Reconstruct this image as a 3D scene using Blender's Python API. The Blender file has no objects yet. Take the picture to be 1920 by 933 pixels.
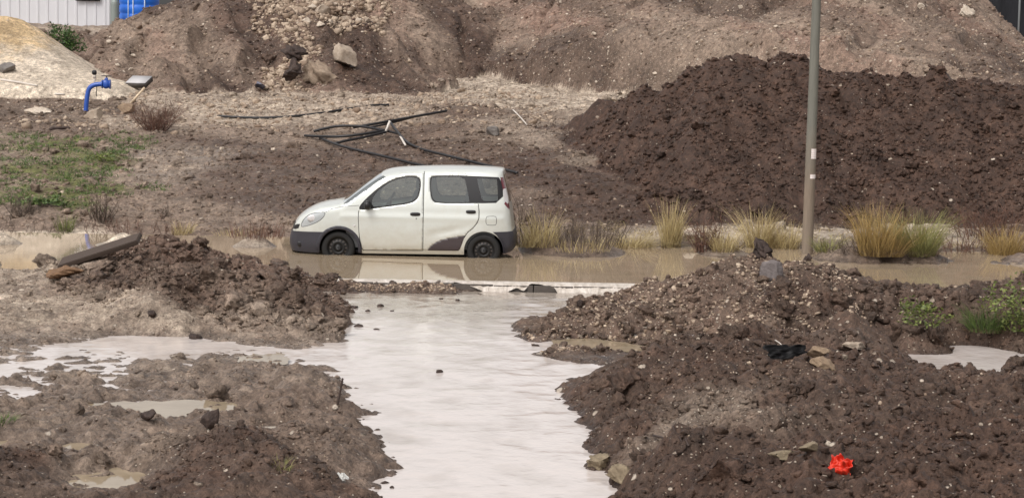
import bpy, bmesh, math, random
import numpy as np
from mathutils import Vector, Matrix, geometry

# ------------------------------------------------------------------ scene, camera, light
scene = bpy.context.scene
COL = scene.collection
rng = np.random.default_rng(7)
random.seed(7)
F = 4330.0                      # focal length in pixels of the 1920 wide photograph
EYE = Vector((0.0, 0.0, 4.0))
PITCH = math.atan(421.5 / F)
ROLL = math.radians(1.0)
ROT = Matrix.Rotation(math.pi / 2 - PITCH, 3, 'X') @ Matrix.Rotation(ROLL, 3, 'Z')
cam_data = bpy.data.cameras.new("camera")
cam = bpy.data.objects.new("camera", cam_data)
COL.objects.link(cam)
cam_data.sensor_width = 36.0
cam_data.lens = 36.0 * F / 1920.0
cam_data.clip_start = 0.5
cam_data.clip_end = 2000.0
cam.matrix_world = Matrix.Translation(EYE) @ ROT.to_4x4()
scene.camera = cam

SUN_EL, SUN_AZ = math.radians(52), math.radians(215)     # high, behind the viewer's left shoulder
world = bpy.data.worlds.new("World")
scene.world = world
world.use_nodes = True
wn, wl = world.node_tree.nodes, world.node_tree.links
bg = wn["Background"]
sky = wn.new("ShaderNodeTexSky")
sky.sky_type = 'NISHITA'
sky.sun_disc = False
sky.sun_elevation = SUN_EL
sky.sun_rotation = SUN_AZ
sky.air_density = 1.0
sky.dust_density = 4.0
hsv = wn.new("ShaderNodeHueSaturation")
hsv.inputs["Saturation"].default_value = 0.10            # an overcast sky
hsv.inputs["Value"].default_value = 1.0
tint = wn.new("ShaderNodeMix"); tint.data_type = 'RGBA'; tint.blend_type = 'MULTIPLY'
tint.inputs[0].default_value = 1.0
tint.inputs[7].default_value = (1.0, 0.968, 0.962, 1)
wl.new(sky.outputs[0], hsv.inputs["Color"])
wl.new(hsv.outputs[0], tint.inputs[6])
wl.new(tint.outputs[2], bg.inputs["Color"])
bg.inputs["Strength"].default_value = 0.13

sun_data = bpy.data.lights.new("sun", 'SUN')
sun_data.energy = 0.95
sun_data.angle = math.radians(28)
sun_data.color = (1.0, 0.97, 0.935)
sun = bpy.data.objects.new("sun", sun_data)
COL.objects.link(sun)
sdir = Vector((math.sin(SUN_AZ) * math.cos(SUN_EL), math.cos(SUN_AZ) * math.cos(SUN_EL), math.sin(SUN_EL)))
sun.rotation_euler = (-sdir).to_track_quat('-Z', 'Y').to_euler()
sun.location = (0, 0, 30)
scene.view_settings.view_transform = 'Standard'
scene.view_settings.look = 'None'
scene.view_settings.exposure = 0.5
scene.view_settings.gamma = 1.0
scene.cycles.max_bounces = 8
scene.cycles.use_denoising = True

# ------------------------------------------------------------------ helpers
RM = np.array(ROT)
def rays(px, py):
    px = np.asarray(px, float); py = np.asarray(py, float)
    d = np.stack([(px - 960) / F, -(py - 466.5) / F, -np.ones_like(px)], -1)
    return d @ RM.T
def on_plane(px, py, h):
    d = rays(px, py); t = (h - EYE.z) / d[..., 2]
    return d[..., 0] * t, d[..., 1] * t
def at_depth(px, py, Y):
    d = rays(px, py); t = Y / d[..., 1]
    return d[..., 0] * t, EYE.z + d[..., 2] * t

def tag(o, label=None, cat=None, group=None, kind=None):
    if label: o["label"] = label
    if cat: o["category"] = cat
    if group: o["group"] = group
    if kind: o["kind"] = kind
    return o
def empty(name, loc=(0, 0, 0), rz=0.0):
    o = bpy.data.objects.new(name, None)
    COL.objects.link(o); o.location = loc; o.rotation_euler = (0, 0, rz)
    return o
def mesh_obj(name, verts, faces, mat=None, parent=None, smooth=False, attrs=None, mat_idx=None):
    """verts (n,3), faces list or (m,k) array"""
    me = bpy.data.meshes.new(name)
    verts = np.asarray(verts, np.float32)
    if isinstance(faces, np.ndarray):
        m, k = faces.shape
        me.vertices.add(len(verts)); me.vertices.foreach_set("co", verts.ravel())
        me.loops.add(m * k); me.loops.foreach_set("vertex_index", faces.astype(np.int32).ravel())
        me.polygons.add(m)
        me.polygons.foreach_set("loop_start", np.arange(0, m * k, k, dtype=np.int32))
        try: me.polygons.foreach_set("loop_total", np.full(m, k, np.int32))
        except Exception: pass
        me.update(calc_edges=True)
    else:
        me.from_pydata([tuple(map(float, v)) for v in verts], [], [tuple(int(i) for i in f) for f in faces])
        me.update()
    if attrs:
        for k_, v_ in attrs.items():
            a = me.attributes.new(k_, 'FLOAT', 'POINT')
            a.data.foreach_set("value", np.asarray(v_, np.float32))
    if mat is not None:
        for m_ in (mat if isinstance(mat, (list, tuple)) else [mat]): me.materials.append(m_)
    if mat_idx is not None:
        me.polygons.foreach_set("material_index", np.asarray(mat_idx, np.int32))
    if smooth:
        me.polygons.foreach_set("use_smooth", np.ones(len(me.polygons), bool))
    o = bpy.data.objects.new(name, me)
    COL.objects.link(o)
    if parent is not None: o.parent = parent
    return o

# --- numpy noise
def _h(ix, iy, s):
    h = (ix * 374761393 + iy * 668265263 + s * 974634777) & 0xFFFFFFFF
    h = ((h ^ (h >> 13)) * 1274126177) & 0xFFFFFFFF
    h = ((h ^ (h >> 16)) * 2246822519) & 0xFFFFFFFF
    return ((h ^ (h >> 15)) & 0xFFFFFF) / float(0x1000000)
def gnoise(x, y, s=0):
    x0 = np.floor(x); y0 = np.floor(y); fx = x - x0; fy = y - y0
    ix = x0.astype(np.int64); iy = y0.astype(np.int64)
    u = fx * fx * fx * (fx * (fx * 6 - 15) + 10); v = fy * fy * fy * (fy * (fy * 6 - 15) + 10)
    def g(dx, dy):
        a = _h(ix + dx, iy + dy, s) * 2 * math.pi
        return np.cos(a) * (fx - dx) + np.sin(a) * (fy - dy)
    a = g(0, 0) * (1 - u) + g(1, 0) * u
    b = g(0, 1) * (1 - u) + g(1, 1) * u
    return (a * (1 - v) + b * v) * 1.5
def fbm(x, y, octv=4, s=0, gain=0.5):
    r = 0; a = 1.0; f = 1.0
    for i in range(octv):
        r = r + a * gnoise(x * f + 17.3 * i, y * f - 9.1 * i, s + i); a *= gain; f *= 2.03
    return r
def cells(x, y, s=0):
    """clod-like domes: 0..1, each cell its own height"""
    ix = np.floor(x).astype(np.int64); iy = np.floor(y).astype(np.int64)
    out = np.zeros_like(x)
    for dx in (-1, 0, 1):
        for dy in (-1, 0, 1):
            cx, cy = ix + dx, iy + dy
            ox = cx + _h(cx, cy, s); oy = cy + _h(cx, cy, s + 5)
            rad = 0.35 + 0.55 * _h(cx, cy, s + 9)
            d2 = ((x - ox) ** 2 + (y - oy) ** 2) / rad ** 2
            out = np.maximum(out, np.sqrt(np.clip(1 - d2, 0, 1)) * rad)
    return out
def sstep(a, b, x):
    t = np.clip((x - a) / (b - a), 0, 1); return t * t * (3 - 2 * t)

class RBF:
    def __init__(self, pts, c=0.3):
        P = np.asarray(pts, float); self.P = P[:, :2]; self.c = c
        n = len(P)
        A = self.k(P[:, None, :2], P[None, :, :2])
        M = np.zeros((n + 1, n + 1)); M[:n, :n] = A - 1e-3 * np.eye(n); M[:n, n] = 1; M[n, :n] = 1
        s = np.linalg.solve(M, np.append(P[:, 2], 0)); self.w = s[:n]; self.b = s[n]
    def k(self, a, b): return np.sqrt(((a - b) ** 2).sum(-1) + self.c ** 2)
    def __call__(self, x, y):
        sh = x.shape; x = x.ravel(); y = y.ravel(); out = np.full(x.shape, self.b)
        for i in range(0, len(x), 20000):
            q = np.stack([x[i:i + 20000], y[i:i + 20000]], -1)
            d = (q[:, None, 0] - self.P[None, :, 0]) ** 2 + (q[:, None, 1] - self.P[None, :, 1]) ** 2
            out[i:i + 20000] += np.sqrt(d + self.c ** 2) @ self.w
        return out.reshape(sh)

# ------------------------------------------------------------------ terrain control points
SL = -0.12          # level of the muddy stream;  flood water on the road is at 0
def H_(*L): return [(*[float(v) for v in on_plane(px, py, max(h, SL))], h) for px, py, h in L]
def Y_(*L):
    out = []
    for px, py, Y in L:
        X, Z = at_depth(px, py, Y); out.append((float(X), float(Y), float(Z)))
    return out
G = []
# stream bed and its banks
G += H_((900,560,-.34),(760,585,-.26),(1000,565,-.3),(860,610,-.34),(760,640,-.3),(850,680,-.34),(760,720,-.3),(960,720,-.34),
        (880,780,-.36),(960,820,-.34),(800,840,-.34),(920,900,-.36),(850,925,-.34),(1050,900,-.32),(1030,840,-.3),(700,680,-.26),(990,650,-.28))
G += H_((640,575,SL),(645,600,SL),(625,630,SL+.0),(575,690,SL+.01),(628,712,SL),(655,755,SL),(668,795,SL),(712,838,SL),(722,880,SL),(694,925,SL))
G += H_((1195,555,SL),(1060,595,SL),(985,622,SL),(1000,640,-.14),(1052,735,SL),(1078,770,SL),(1108,805,SL),(1125,850,SL),(1150,900,SL),(1185,935,SL))
G += [(-1.1,17.5,-.12),(-2.4,17.5,.1),(0.2,17.3,-.36),(1.2,17.5,-.1),(2.2,17.5,.3),(-.9,14,-.12),(0.2,14,-.36),(1.2,14,-.1),(-3,13,.1),(3,13,.4)]
# kerb line and road bed
for x in np.linspace(-16, 16, 13):
    G += [(x, 36.9, -.24), (x, 39.0, -.24), (x, 40.0 if x < -4 else 41.0, -.2)]
G += [(-2.5,35.36,-.04),(-2.0,35.34,-.07),(-1.4,35.34,-.06),(-.8,35.32,-.09),(-.3,35.0,-.2),(.2,35.2,-.24),(1.2,35.1,-.26)]
# left rubble heap
G += Y_((180,500,36.4),(270,468,36.3),(340,468,36.3),(420,484,36.1),(500,505,35.9),(570,528,35.5),(622,552,35.1))
G += H_((150,540,.1),(250,568,.08),(400,588,.06),(520,598,.04),(600,612,-.06),(90,520,.1),(330,520,.5),(440,535,.36),(540,560,.16))
G += [(-6.4,38.0,-.16),(-7.4,38.9,-.22),(-8.8,38.9,-.22),(-10.5,39.0,-.22),(-5.2,38.0,-.2),(-4.2,37.9,-.2),(-3.3,37.5,-.2)]
# left flat
G += H_((0,494,.03),(0,520,.08),(60,560,.07),(160,590,.06),(0,595,.02),(330,612,-.01),(480,622,-.04),(560,640,-.09),(-200,500,.06),(-200,600,.03),
        (-200,800,.1),(-400,560,.1),(-300,480,0))
# wet flat
G += H_((30,640,-.118),(130,640,-.122),(230,630,-.125),(330,630,-.125),(430,645,-.135),(520,655,-.14),(30,690,-.14),(130,690,-.14),(240,680,-.13),(350,668,-.125),(430,680,-.10),(-150,670,-.13),(80,720,-.13),(180,715,-.125),(300,702,-.12))
# left foreground mud
G += H_((500,700,.0),(570,708,-.01),(600,735,.05),(400,725,-.06),(290,740,-.11),(200,748,-.10),(90,752,-.10),(0,742,-.125),(470,735,-.04),(590,790,.05),(500,760,.0),
        (60,800,.05),(150,812,.04),(220,835,.05),(330,840,.2),(430,808,.36),(380,830,.3),(500,840,.28),(560,860,.16),(640,850,.08),(620,905,.1),(540,815,.05),
        (140,850,-.05),(235,910,-.05),(450,880,.26),(20,850,.16),(20,925,.12),(330,930,.14),(450,930,.2),(260,780,-.14),(330,785,-.13),(410,778,-.12),(170,775,-.02),(390,800,.02),
        (525,815,-.07),(600,815,.1))
# right gravel mound
G += Y_((988,608,31.4),(1060,586,32.2),(1130,566,32.6),(1200,546,33),(1300,517,33.2),(1420,491,33.3),(1500,500,33.3),(1590,516,33.3),(1700,545,33.1),
        (1765,572,32.7),(1800,570,32.7),(1850,546,33.0),(1920,524,33.4),(2050,510,33.5))
for x in np.linspace(1.9, 13, 9): G.append((float(x), 35.3, -.26))
G += [(1.0,33.6,-.26),(1.6,34.2,-.26)]
G += H_((1060,632,-.10),(1130,640,-.2),(1220,640,-.2),(1275,640,-.15),(1150,612,.06),(1250,590,.26),(1350,590,.34),(1450,560,.52),(1450,605,.32),(1600,600,.36),
        (1720,610,.2),(1850,622,.06),(1800,580,.32),(1930,600,.25),(1550,545,.62),(1340,625,.12),(1500,640,.2))
G += H_((1015,658,-.12),(1060,668,-.09),(1110,671,-.08),(1170,669,-.08),(1220,664,-.10),(1090,652,-.17),(1180,652,-.17),(1265,648,-.17),(1030,640,-.12),(1080,690,-.25),(1120,690,-.2))
# right puddle behind the near bank
G += [(4.5,29.3,-.2),(5.4,29.2,-.24),(6.4,29.4,-.24),(7.4,29.4,-.24),(5.2,28.2,-.24),(5.6,27.9,-.24),(6.6,28.2,-.22),(5.0,30.0,-.2),(6.2,30.2,-.2),(7.2,30.2,-.18),(3.7,29.3,-.0)]
# right near bank
G += Y_((1130,693,26.6),(1200,672,26.7),(1290,642,26.8),(1420,630,26.9),(1500,650,26.9),(1570,655,27),(1650,672,26.9),(1700,690,26.8),(1740,712,26.7),(1800,722,26.6),(1850,712,26.5),(1920,694,26.5),(2050,690,26.5))
G += [(2.0,28.3,-.02),(2.6,28.4,.06),(3.3,28.4,.06)]
G += H_((1300,720,.3),(1450,720,.42),(1600,735,.42),(1750,770,.3),(1900,760,.34),(1190,735,.16),(1300,800,.28),(1500,820,.4),(1700,850,.44),(1900,850,.48),
        (1230,870,.16),(1400,900,.3),(1600,930,.42),(1900,930,.5),(1115,748,.0),(1160,810,.06),(1180,870,.0),(1215,920,.03),(2100,800,.5))
# far verge and rising field
for px in (-250, 0, 230, 480): G += H_((px, 454 + px * .012, .0), (px, 447 + px * .012, .10), (px, 440 + px * .012, .14))
for px in (700, 980, 1140, 1350, 1550, 1750, 1920, 2200): G += H_((px, 461 + (px - 980) * .021, .0), (px, 455 + (px - 980) * .021, .12))
for px in (1000, 1200, 1400, 1600, 1800, 2050): G += H_((px, 436 + (px - 1000) * .012, .14))
G += Y_((-150,410,45.5),(50,405,45.5),(250,410,45.5),(450,412,45.5),(650,412,45.5),(850,415,45.5),(1000,412,45.8),(1150,414,46),(1300,418,46),(1500,420,46),(1700,420,46),(1920,422,46),(2200,425,46))
G += Y_((-200,335,50),(0,335,50),(200,338,50),(400,338,50),(600,340,50),(800,342,50),(950,335,50),(1100,345,49))
G += Y_((-200,262,56),(0,265,56),(200,270,56),(400,270,56),(600,270,56),(780,262,56),(900,255,56),(1000,250,56))
G += Y_((-200,200,61),(0,215,61),(150,215,61),(300,218,61),(450,215,61),(600,215,61),(750,205,61),(880,208,61),(1000,210,61.5),(1090,205,62))
G += Y_((-200,165,66),(0,165,66),(150,165,66),(300,168,66),(450,172,66),(600,172,66),(750,172,67),(880,178,67),(1000,180,66))
G += Y_((830,142,73),(900,155,71),(960,172,69),(100,52,86),(0,42,88),(250,90,80),(500,110,78),(-200,45,88),(700,120,76))
G += [(20,60,1.8),(30,55,1.5),(20,70,2),(25,90,2),(0,100,3.2),(-15,100,3.6),(-25,90,3.2),(-20,70,2),(-18,55,1),(15,100,2.5),(35,100,2),(-40,100,3),(0,140,2.5),(-60,140,2.5),(60,140,2.5)]
rbfG = RBF(G)
# A: left hill with its bench;  B: pebble hill;  D: dark soil heap;  S: pale sand heap
A = Y_((190,150,67),(260,165,66),(400,172,65.5),(520,172,65.5),(640,168,66),(760,160,68),(840,150,72),(140,110,72),(90,62,80),
       (300,110,69),(400,90,70),(470,52,72),(560,48,71.5),(640,47,71.5),(690,52,71.5),(740,72,72),(790,105,72.5),(600,110,68.6),(700,110,70),(450,120,68.5),
       (560,-2,76),(620,-12,77),(690,-6,77),(480,0,75.5),(420,10,74.5),(350,14,75),(330,60,72),(300,22,77),(250,38,78),(215,50,80),(270,60,82),(310,45,82),(380,-40,82),(500,-70,84),(650,-60,84),
       (750,-20,82),(230,80,84),(150,80,84),(215,62,79),(235,60,80),(255,52,80),(290,34,80),(330,14,79.5),(280,60,83),(330,40,83))
A += [(-16,88,2),(-10,92,2.4),(-4,94,3),(-14,80,2.3),(-20,84,2),(0,92,3.4)]
B = Y_((820,138,75),(850,140,74),(930,160,71),(1000,186,66),(1090,205,62),(1200,205,60),(760,70,79),(700,20,82),(680,-15,85),(850,60,79.5),(960,0,81),(1000,90,72),
       (1100,100,68),(1200,60,68.5),(1300,0,72.5),(1350,95,62),(1500,112,60),(1500,0,70),(1600,60,65),(1620,140,58.5),(1700,150,58),(1750,140,58),(1850,152,58),(1920,150,58),
       (1700,0,69),(1700,70,64),(1800,60,65),(1832,10,69),(1858,36,68.5),(1888,60,68),(1920,84,67.5),(1880,100,63),(1960,95,66.5),(1812,-20,70.5),(1780,-60,73.5),(1650,-75,76),
       (1500,-90,79),(1350,-90,82),(1150,-80,86),(1000,-75,89),(850,-70,92),(2050,160,62))
B += [(14.0,74,2.6),(16.5,72,2.0),(15,80,2.6),(19,68,1.6),(8,90,3.5),(0,97,4),(-5,98,4),(12,85,3),(20,60,1)]
D = Y_((1078,222,56.6),(1110,204,56),(1180,178,54.5),(1240,165,54),(1300,125,53),(1350,101,52.6),(1400,104,52.6),(1500,114,52.6),(1560,122,52.5),(1625,140,52),(1690,156,51.8),(1745,141,52),
       (1800,148,52),(1860,160,51.8),(1920,156,52),(2050,150,52),(2200,150,52),(1080,245,56),(1120,290,52.9),(1180,350,49.4),(1150,250,53.6),(1200,300,50.9),(1230,395,46.8),(1300,418,45.9),(1500,420,45.9),(1700,420,45.9),(1920,422,45.9),
       (2200,425,45.9),(1300,260,49.3),(1500,260,49.4),(1700,270,49.2),(1900,270,49.2),(1350,170,51),(1550,180,51),(1750,190,50.8))
D += [(2.2,57.5,1.0),(4,57,1.0),(6,56.5,1.2),(9,56.5,1.2),(12,56.5,1.2),(15,56.5,1.2),(1.4,53,.4),(1.8,50.5,.2),(2.4,48,0),(3,46,-.1),(0,55,-.3),(0,48,-.5)]
S = Y_((-60,20,69.5),(0,32,69.5),(40,38,69.3),(80,62,69),(130,98,68.5),(170,128,67.6),(205,145,66.5),(240,156,65.5),(0,90,67),(60,100,66.8),(0,165,63.8),(80,160,64),(150,160,64.2),(200,165,64.4),
       (-150,30,70),(-150,160,64),(-250,80,68))
S += [(-15,74,1.5),(-13,73,1.6),(-11.6,71,1.6),(-10.6,69,1.5),(-17,76,1.5),(-10,67,1.5),(-9.8,65,1.3),(-20,74,1)]
rbfA, rbfB, rbfD, rbfS = RBF(A), RBF(B), RBF(D), RBF(S)

def poly(pts, h=0.1):
    X, Yv = on_plane([p[0] for p in pts], [p[1] for p in pts], h)
    return np.stack([X, Yv], -1)
def inside(x, y, P):
    r = np.zeros(np.shape(x), bool); n = len(P); j = n - 1
    for i in range(n):
        xi, yi = P[i]; xj, yj = P[j]
        c = ((yi > y) != (yj > y)) & (x < (xj - xi) * (y - yi) / (yj - yi + 1e-12) + xi)
        r ^= c; j = i
    return r
P_RUBBLE = poly([(80,500),(110,450),(250,398),(420,400),(620,480),(665,560),(640,610),(560,606),(400,592),(230,572),(110,545)])
P_GRAVEL = poly([(950,610),(1200,520),(1260,470),(1420,380),(1700,420),(1790,480),(2400,440),(2400,640),(1740,642),(1500,645),(1330,632),(1240,628),(1060,636),(1010,650),(960,640)])
P_BANK = poly([(1240,628),(1330,632),(1500,645),(1740,642),(1800,672),(2400,650),(2400,933),(3000,1200),(1230,1100),(1185,935),(1150,900),(1125,850),(1070,770),(1040,730),(1130,690)])

def smoothH(x, y):
    g = rbfG(x, y); far = y > 43.5
    lay = np.zeros(x.shape, np.int32); h = g.copy()
    if far.any():
        xf, yf = x[far], y[far]; gf = g[far]; hf = gf.copy(); lf = np.zeros(len(xf), np.int32)
        w = fbm(xf * .9, yf * .9, 3, 71) * .12
        for i, r in ((1, rbfA), (2, rbfB), (3, rbfD), (4, rbfS)):
            v = r(xf, yf) + (w * (2.2 if i == 3 else 1) if i != 4 else 0)
            y0 = (None, 65.2, np.clip(75.5 - 1.3 * (xf + 2.5), 56.5, 75.5), 45.6, 63.9)[i]      # nothing of a heap lies in front of its foot
            v = v - 1.2 * np.clip(y0 - yf, 0, None)
            if i == 1: v = v - .8 * np.clip(xf - (-2.2 + .12 * (yf - 65)), 0, None)
            if i == 3: v = v - .13 * sstep(.8, 2.2, v)
            if i == 3: v = v - 1.0 * np.clip(1.2 - xf, 0, None)
            if i == 2: v = v - .8 * np.clip(-6.3 - xf, 0, None)
            if i == 4: v = v - 1.0 * np.clip(xf + 9.6, 0, None)
            v = np.where(v > 0.3, v, -9)
            m = v > hf; hf = np.where(m, v, hf); lf = np.where(m, i, lf)
        h[far] = hf; lay[far] = lf
    return h, lay

def terrain(x, y):
    h, lay = smoothH(x, y)
    near = y < 43.5
    n = np.zeros(x.shape)
    # amplitude of the broken soil, by place
    if near.any():
        xn, yn = x[near], y[near]
        rub = inside(xn, yn, P_RUBBLE); gra = inside(xn, yn, P_GRAVEL); ban = inside(xn, yn, P_BANK)
        hn = h[near]
        amp = np.where(rub, .10, np.where(gra, .085, np.where(ban, .10, .068)))
        flat = (~rub & ~gra & ~ban)
        amp = np.where(flat & (yn > 26.3), .046, amp)
        amp = np.where(yn > 40.2, .022, amp)
        amp = np.where(yn > 40.2, .022, amp)
        amp = amp * np.where(gra | ban, sstep(-.22, .1, hn) * .75 + .25 * sstep(-.34, -.12, hn), sstep(-.34, -.12, hn))
        wx = xn + fbm(xn * 2, yn * 2, 2, 40) * .15; wy = yn + fbm(xn * 2, yn * 2, 2, 43) * .15
        c1 = cells(wx / .34, wy / .34, 1) - .35
        c2 = cells(wx / .15, wy / .15, 2) - .35
        c3 = cells(xn / .07, yn / .07, 3) - .35
        b = fbm(xn * 1.1, yn * 1.1, 3, 11)
        f = fbm(xn * 9, yn * 9, 3, 12)
        m3 = fbm(xn * 3.3, yn * 3.3, 3, 19)
        n[near] = amp * (b * .9 + m3 * .7 + c1 * 1.1 + c2 * .75 * (.6 + .8 * sstep(-.3, .4, b)) + c3 * .36 + f * .22)
    fr = ~near
    if fr.any():
        xf, yf, lf = x[fr], y[fr], lay[fr]
        amp = np.choose(lf, [.085, .15, .09, .15, .04])
        c1 = cells(xf / .8, yf / .8, 4) - .35
        c2 = cells(xf / .33, yf / .33, 5) - .35
        b = fbm(xf * .55, yf * .55, 3, 14); f = fbm(xf * 4, yf * 4, 3, 15)
        am = .3 + 1.2 * sstep(-.3, .5, fbm(xf * .3, yf * .3, 2, 16))
        n[fr] = amp * (b * .9 + (c1 * .7 + c2 * .55) * am + f * .4) * sstep(43.4, 45.5, yf)
        gul = np.abs(gnoise(xf * .35 + .25 * gnoise(xf * .8, yf * .4, 31), yf * .07, 30))
        hl = (lf == 2) | (lf == 1)
        n[fr] -= np.where(hl, .30 * (1 - sstep(0, .2, gul)), 0)
        rid = 1 - np.abs(gnoise(xf * .75 + yf * .22 + .4 * gnoise(xf * .5, yf * .3, 33), yf * .10, 34)) * 1.6
        n[fr] += np.where(hl, .20 * np.clip(rid, 0, 1) ** 2 * (.4 + sstep(-.2, .4, gnoise(xf * .2, yf * .2, 35))), 0)
    return h + n, lay

def ground_at(px, py, y0=17.0, y1=96.0):
    """where the sight line of a place in the photograph meets the ground (world x, y, z)"""
    d = rays(px, py); ts = np.exp(np.linspace(math.log(y0), math.log(y1), 1400))
    X = d[0] / d[1] * ts; Z = EYE.z + d[2] / d[1] * ts
    hh, _ = terrain(X, ts)
    k = np.argmax(hh >= Z)
    return Vector((float(X[k]), float(ts[k]), float(hh[k])))
def zof(x, y):
    h, _ = terrain(np.array([float(x)]), np.array([float(y)])); return float(h[0])
# ------------------------------------------------------------------ materials
def lin(r, g, b):
    f = lambda c: (c / 255 / 12.92) if c / 255 <= .04045 else ((c / 255 + .055) / 1.055) ** 2.4
    return (f(r), f(g), f(b), 1)
class NT:
    def __init__(self, name):
        self.m = bpy.data.materials.new(name); self.m.use_nodes = True
        self.t = self.m.node_tree; self.n = self.t.nodes; self.l = self.t.links
        self.bsdf = self.n["Principled BSDF"]; self.out = self.n["Material Output"]
    def add(self, typ, **kw):
        n = self.n.new(typ)
        for k, v in kw.items(): setattr(n, k, v)
        return n
    def set(self, sock, v):
        if hasattr(v, "is_linked") or isinstance(v, bpy.types.NodeSocket): self.l.new(v, sock)
        else: sock.default_value = v
    def coord(self, obj=False):
        if obj: return self.add("ShaderNodeTexCoord").outputs["Object"]
        return self.add("ShaderNodeNewGeometry").outputs["Position"]
    def mapping(self, v, scale):
        n = self.add("ShaderNodeMapping"); self.l.new(v, n.inputs[0]); n.inputs["Scale"].default_value = scale
        return n.outputs[0]
    def noise(self, vec, scale, detail=4, rough=.55, dist=0):
        n = self.add("ShaderNodeTexNoise"); self.l.new(vec, n.inputs["Vector"])
        n.inputs["Scale"].default_value = scale; n.inputs["Detail"].default_value = detail
        n.inputs["Roughness"].default_value = rough; n.inputs["Distortion"].default_value = dist
        return n.outputs["Fac"]
    def vor(self, vec, scale, feature='F1'):
        n = self.add("ShaderNodeTexVoronoi", feature=feature); self.l.new(vec, n.inputs["Vector"])
        n.inputs["Scale"].default_value = scale
        return n
    def math(self, op, a, b=0.0, clamp=False):
        n = self.add("ShaderNodeMath", operation=op, use_clamp=clamp)
        self.set(n.inputs[0], a); self.set(n.inputs[1], b); return n.outputs[0]
    def mapr(self, v, a, b, c=0.0, d=1.0):
        n = self.add("ShaderNodeMapRange"); self.set(n.inputs[0], v)
        for i, q in enumerate((a, b, c, d)): self.set(n.inputs[i + 1], q)
        return n.outputs[0]
    def mix(self, fac, a, b, blend='MIX'):
        n = self.add("ShaderNodeMix", data_type='RGBA', blend_type=blend)
        self.set(n.inputs[0], fac); self.set(n.inputs[6], a); self.set(n.inputs[7], b); return n.outputs[2]
    def attr(self, name):
        return self.add("ShaderNodeAttribute", attribute_name=name).outputs["Fac"]
    def bump(self, h, strength, dist):
        n = self.add("ShaderNodeBump"); self.l.new(h, n.inputs["Height"])
        n.inputs["Strength"].default_value = strength; n.inputs["Distance"].default_value = dist
        self.l.new(n.outputs[0], self.bsdf.inputs["Normal"]); return n.outputs[0]
    def fin(self, col=None, rough=None, **kw):
        if col is not None: self.set(self.bsdf.inputs["Base Color"], col)
        if rough is not None: self.set(self.bsdf.inputs["Roughness"], rough)
        for k, v in kw.items(): self.set(self.bsdf.inputs[k], v)
        return self.m

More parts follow.
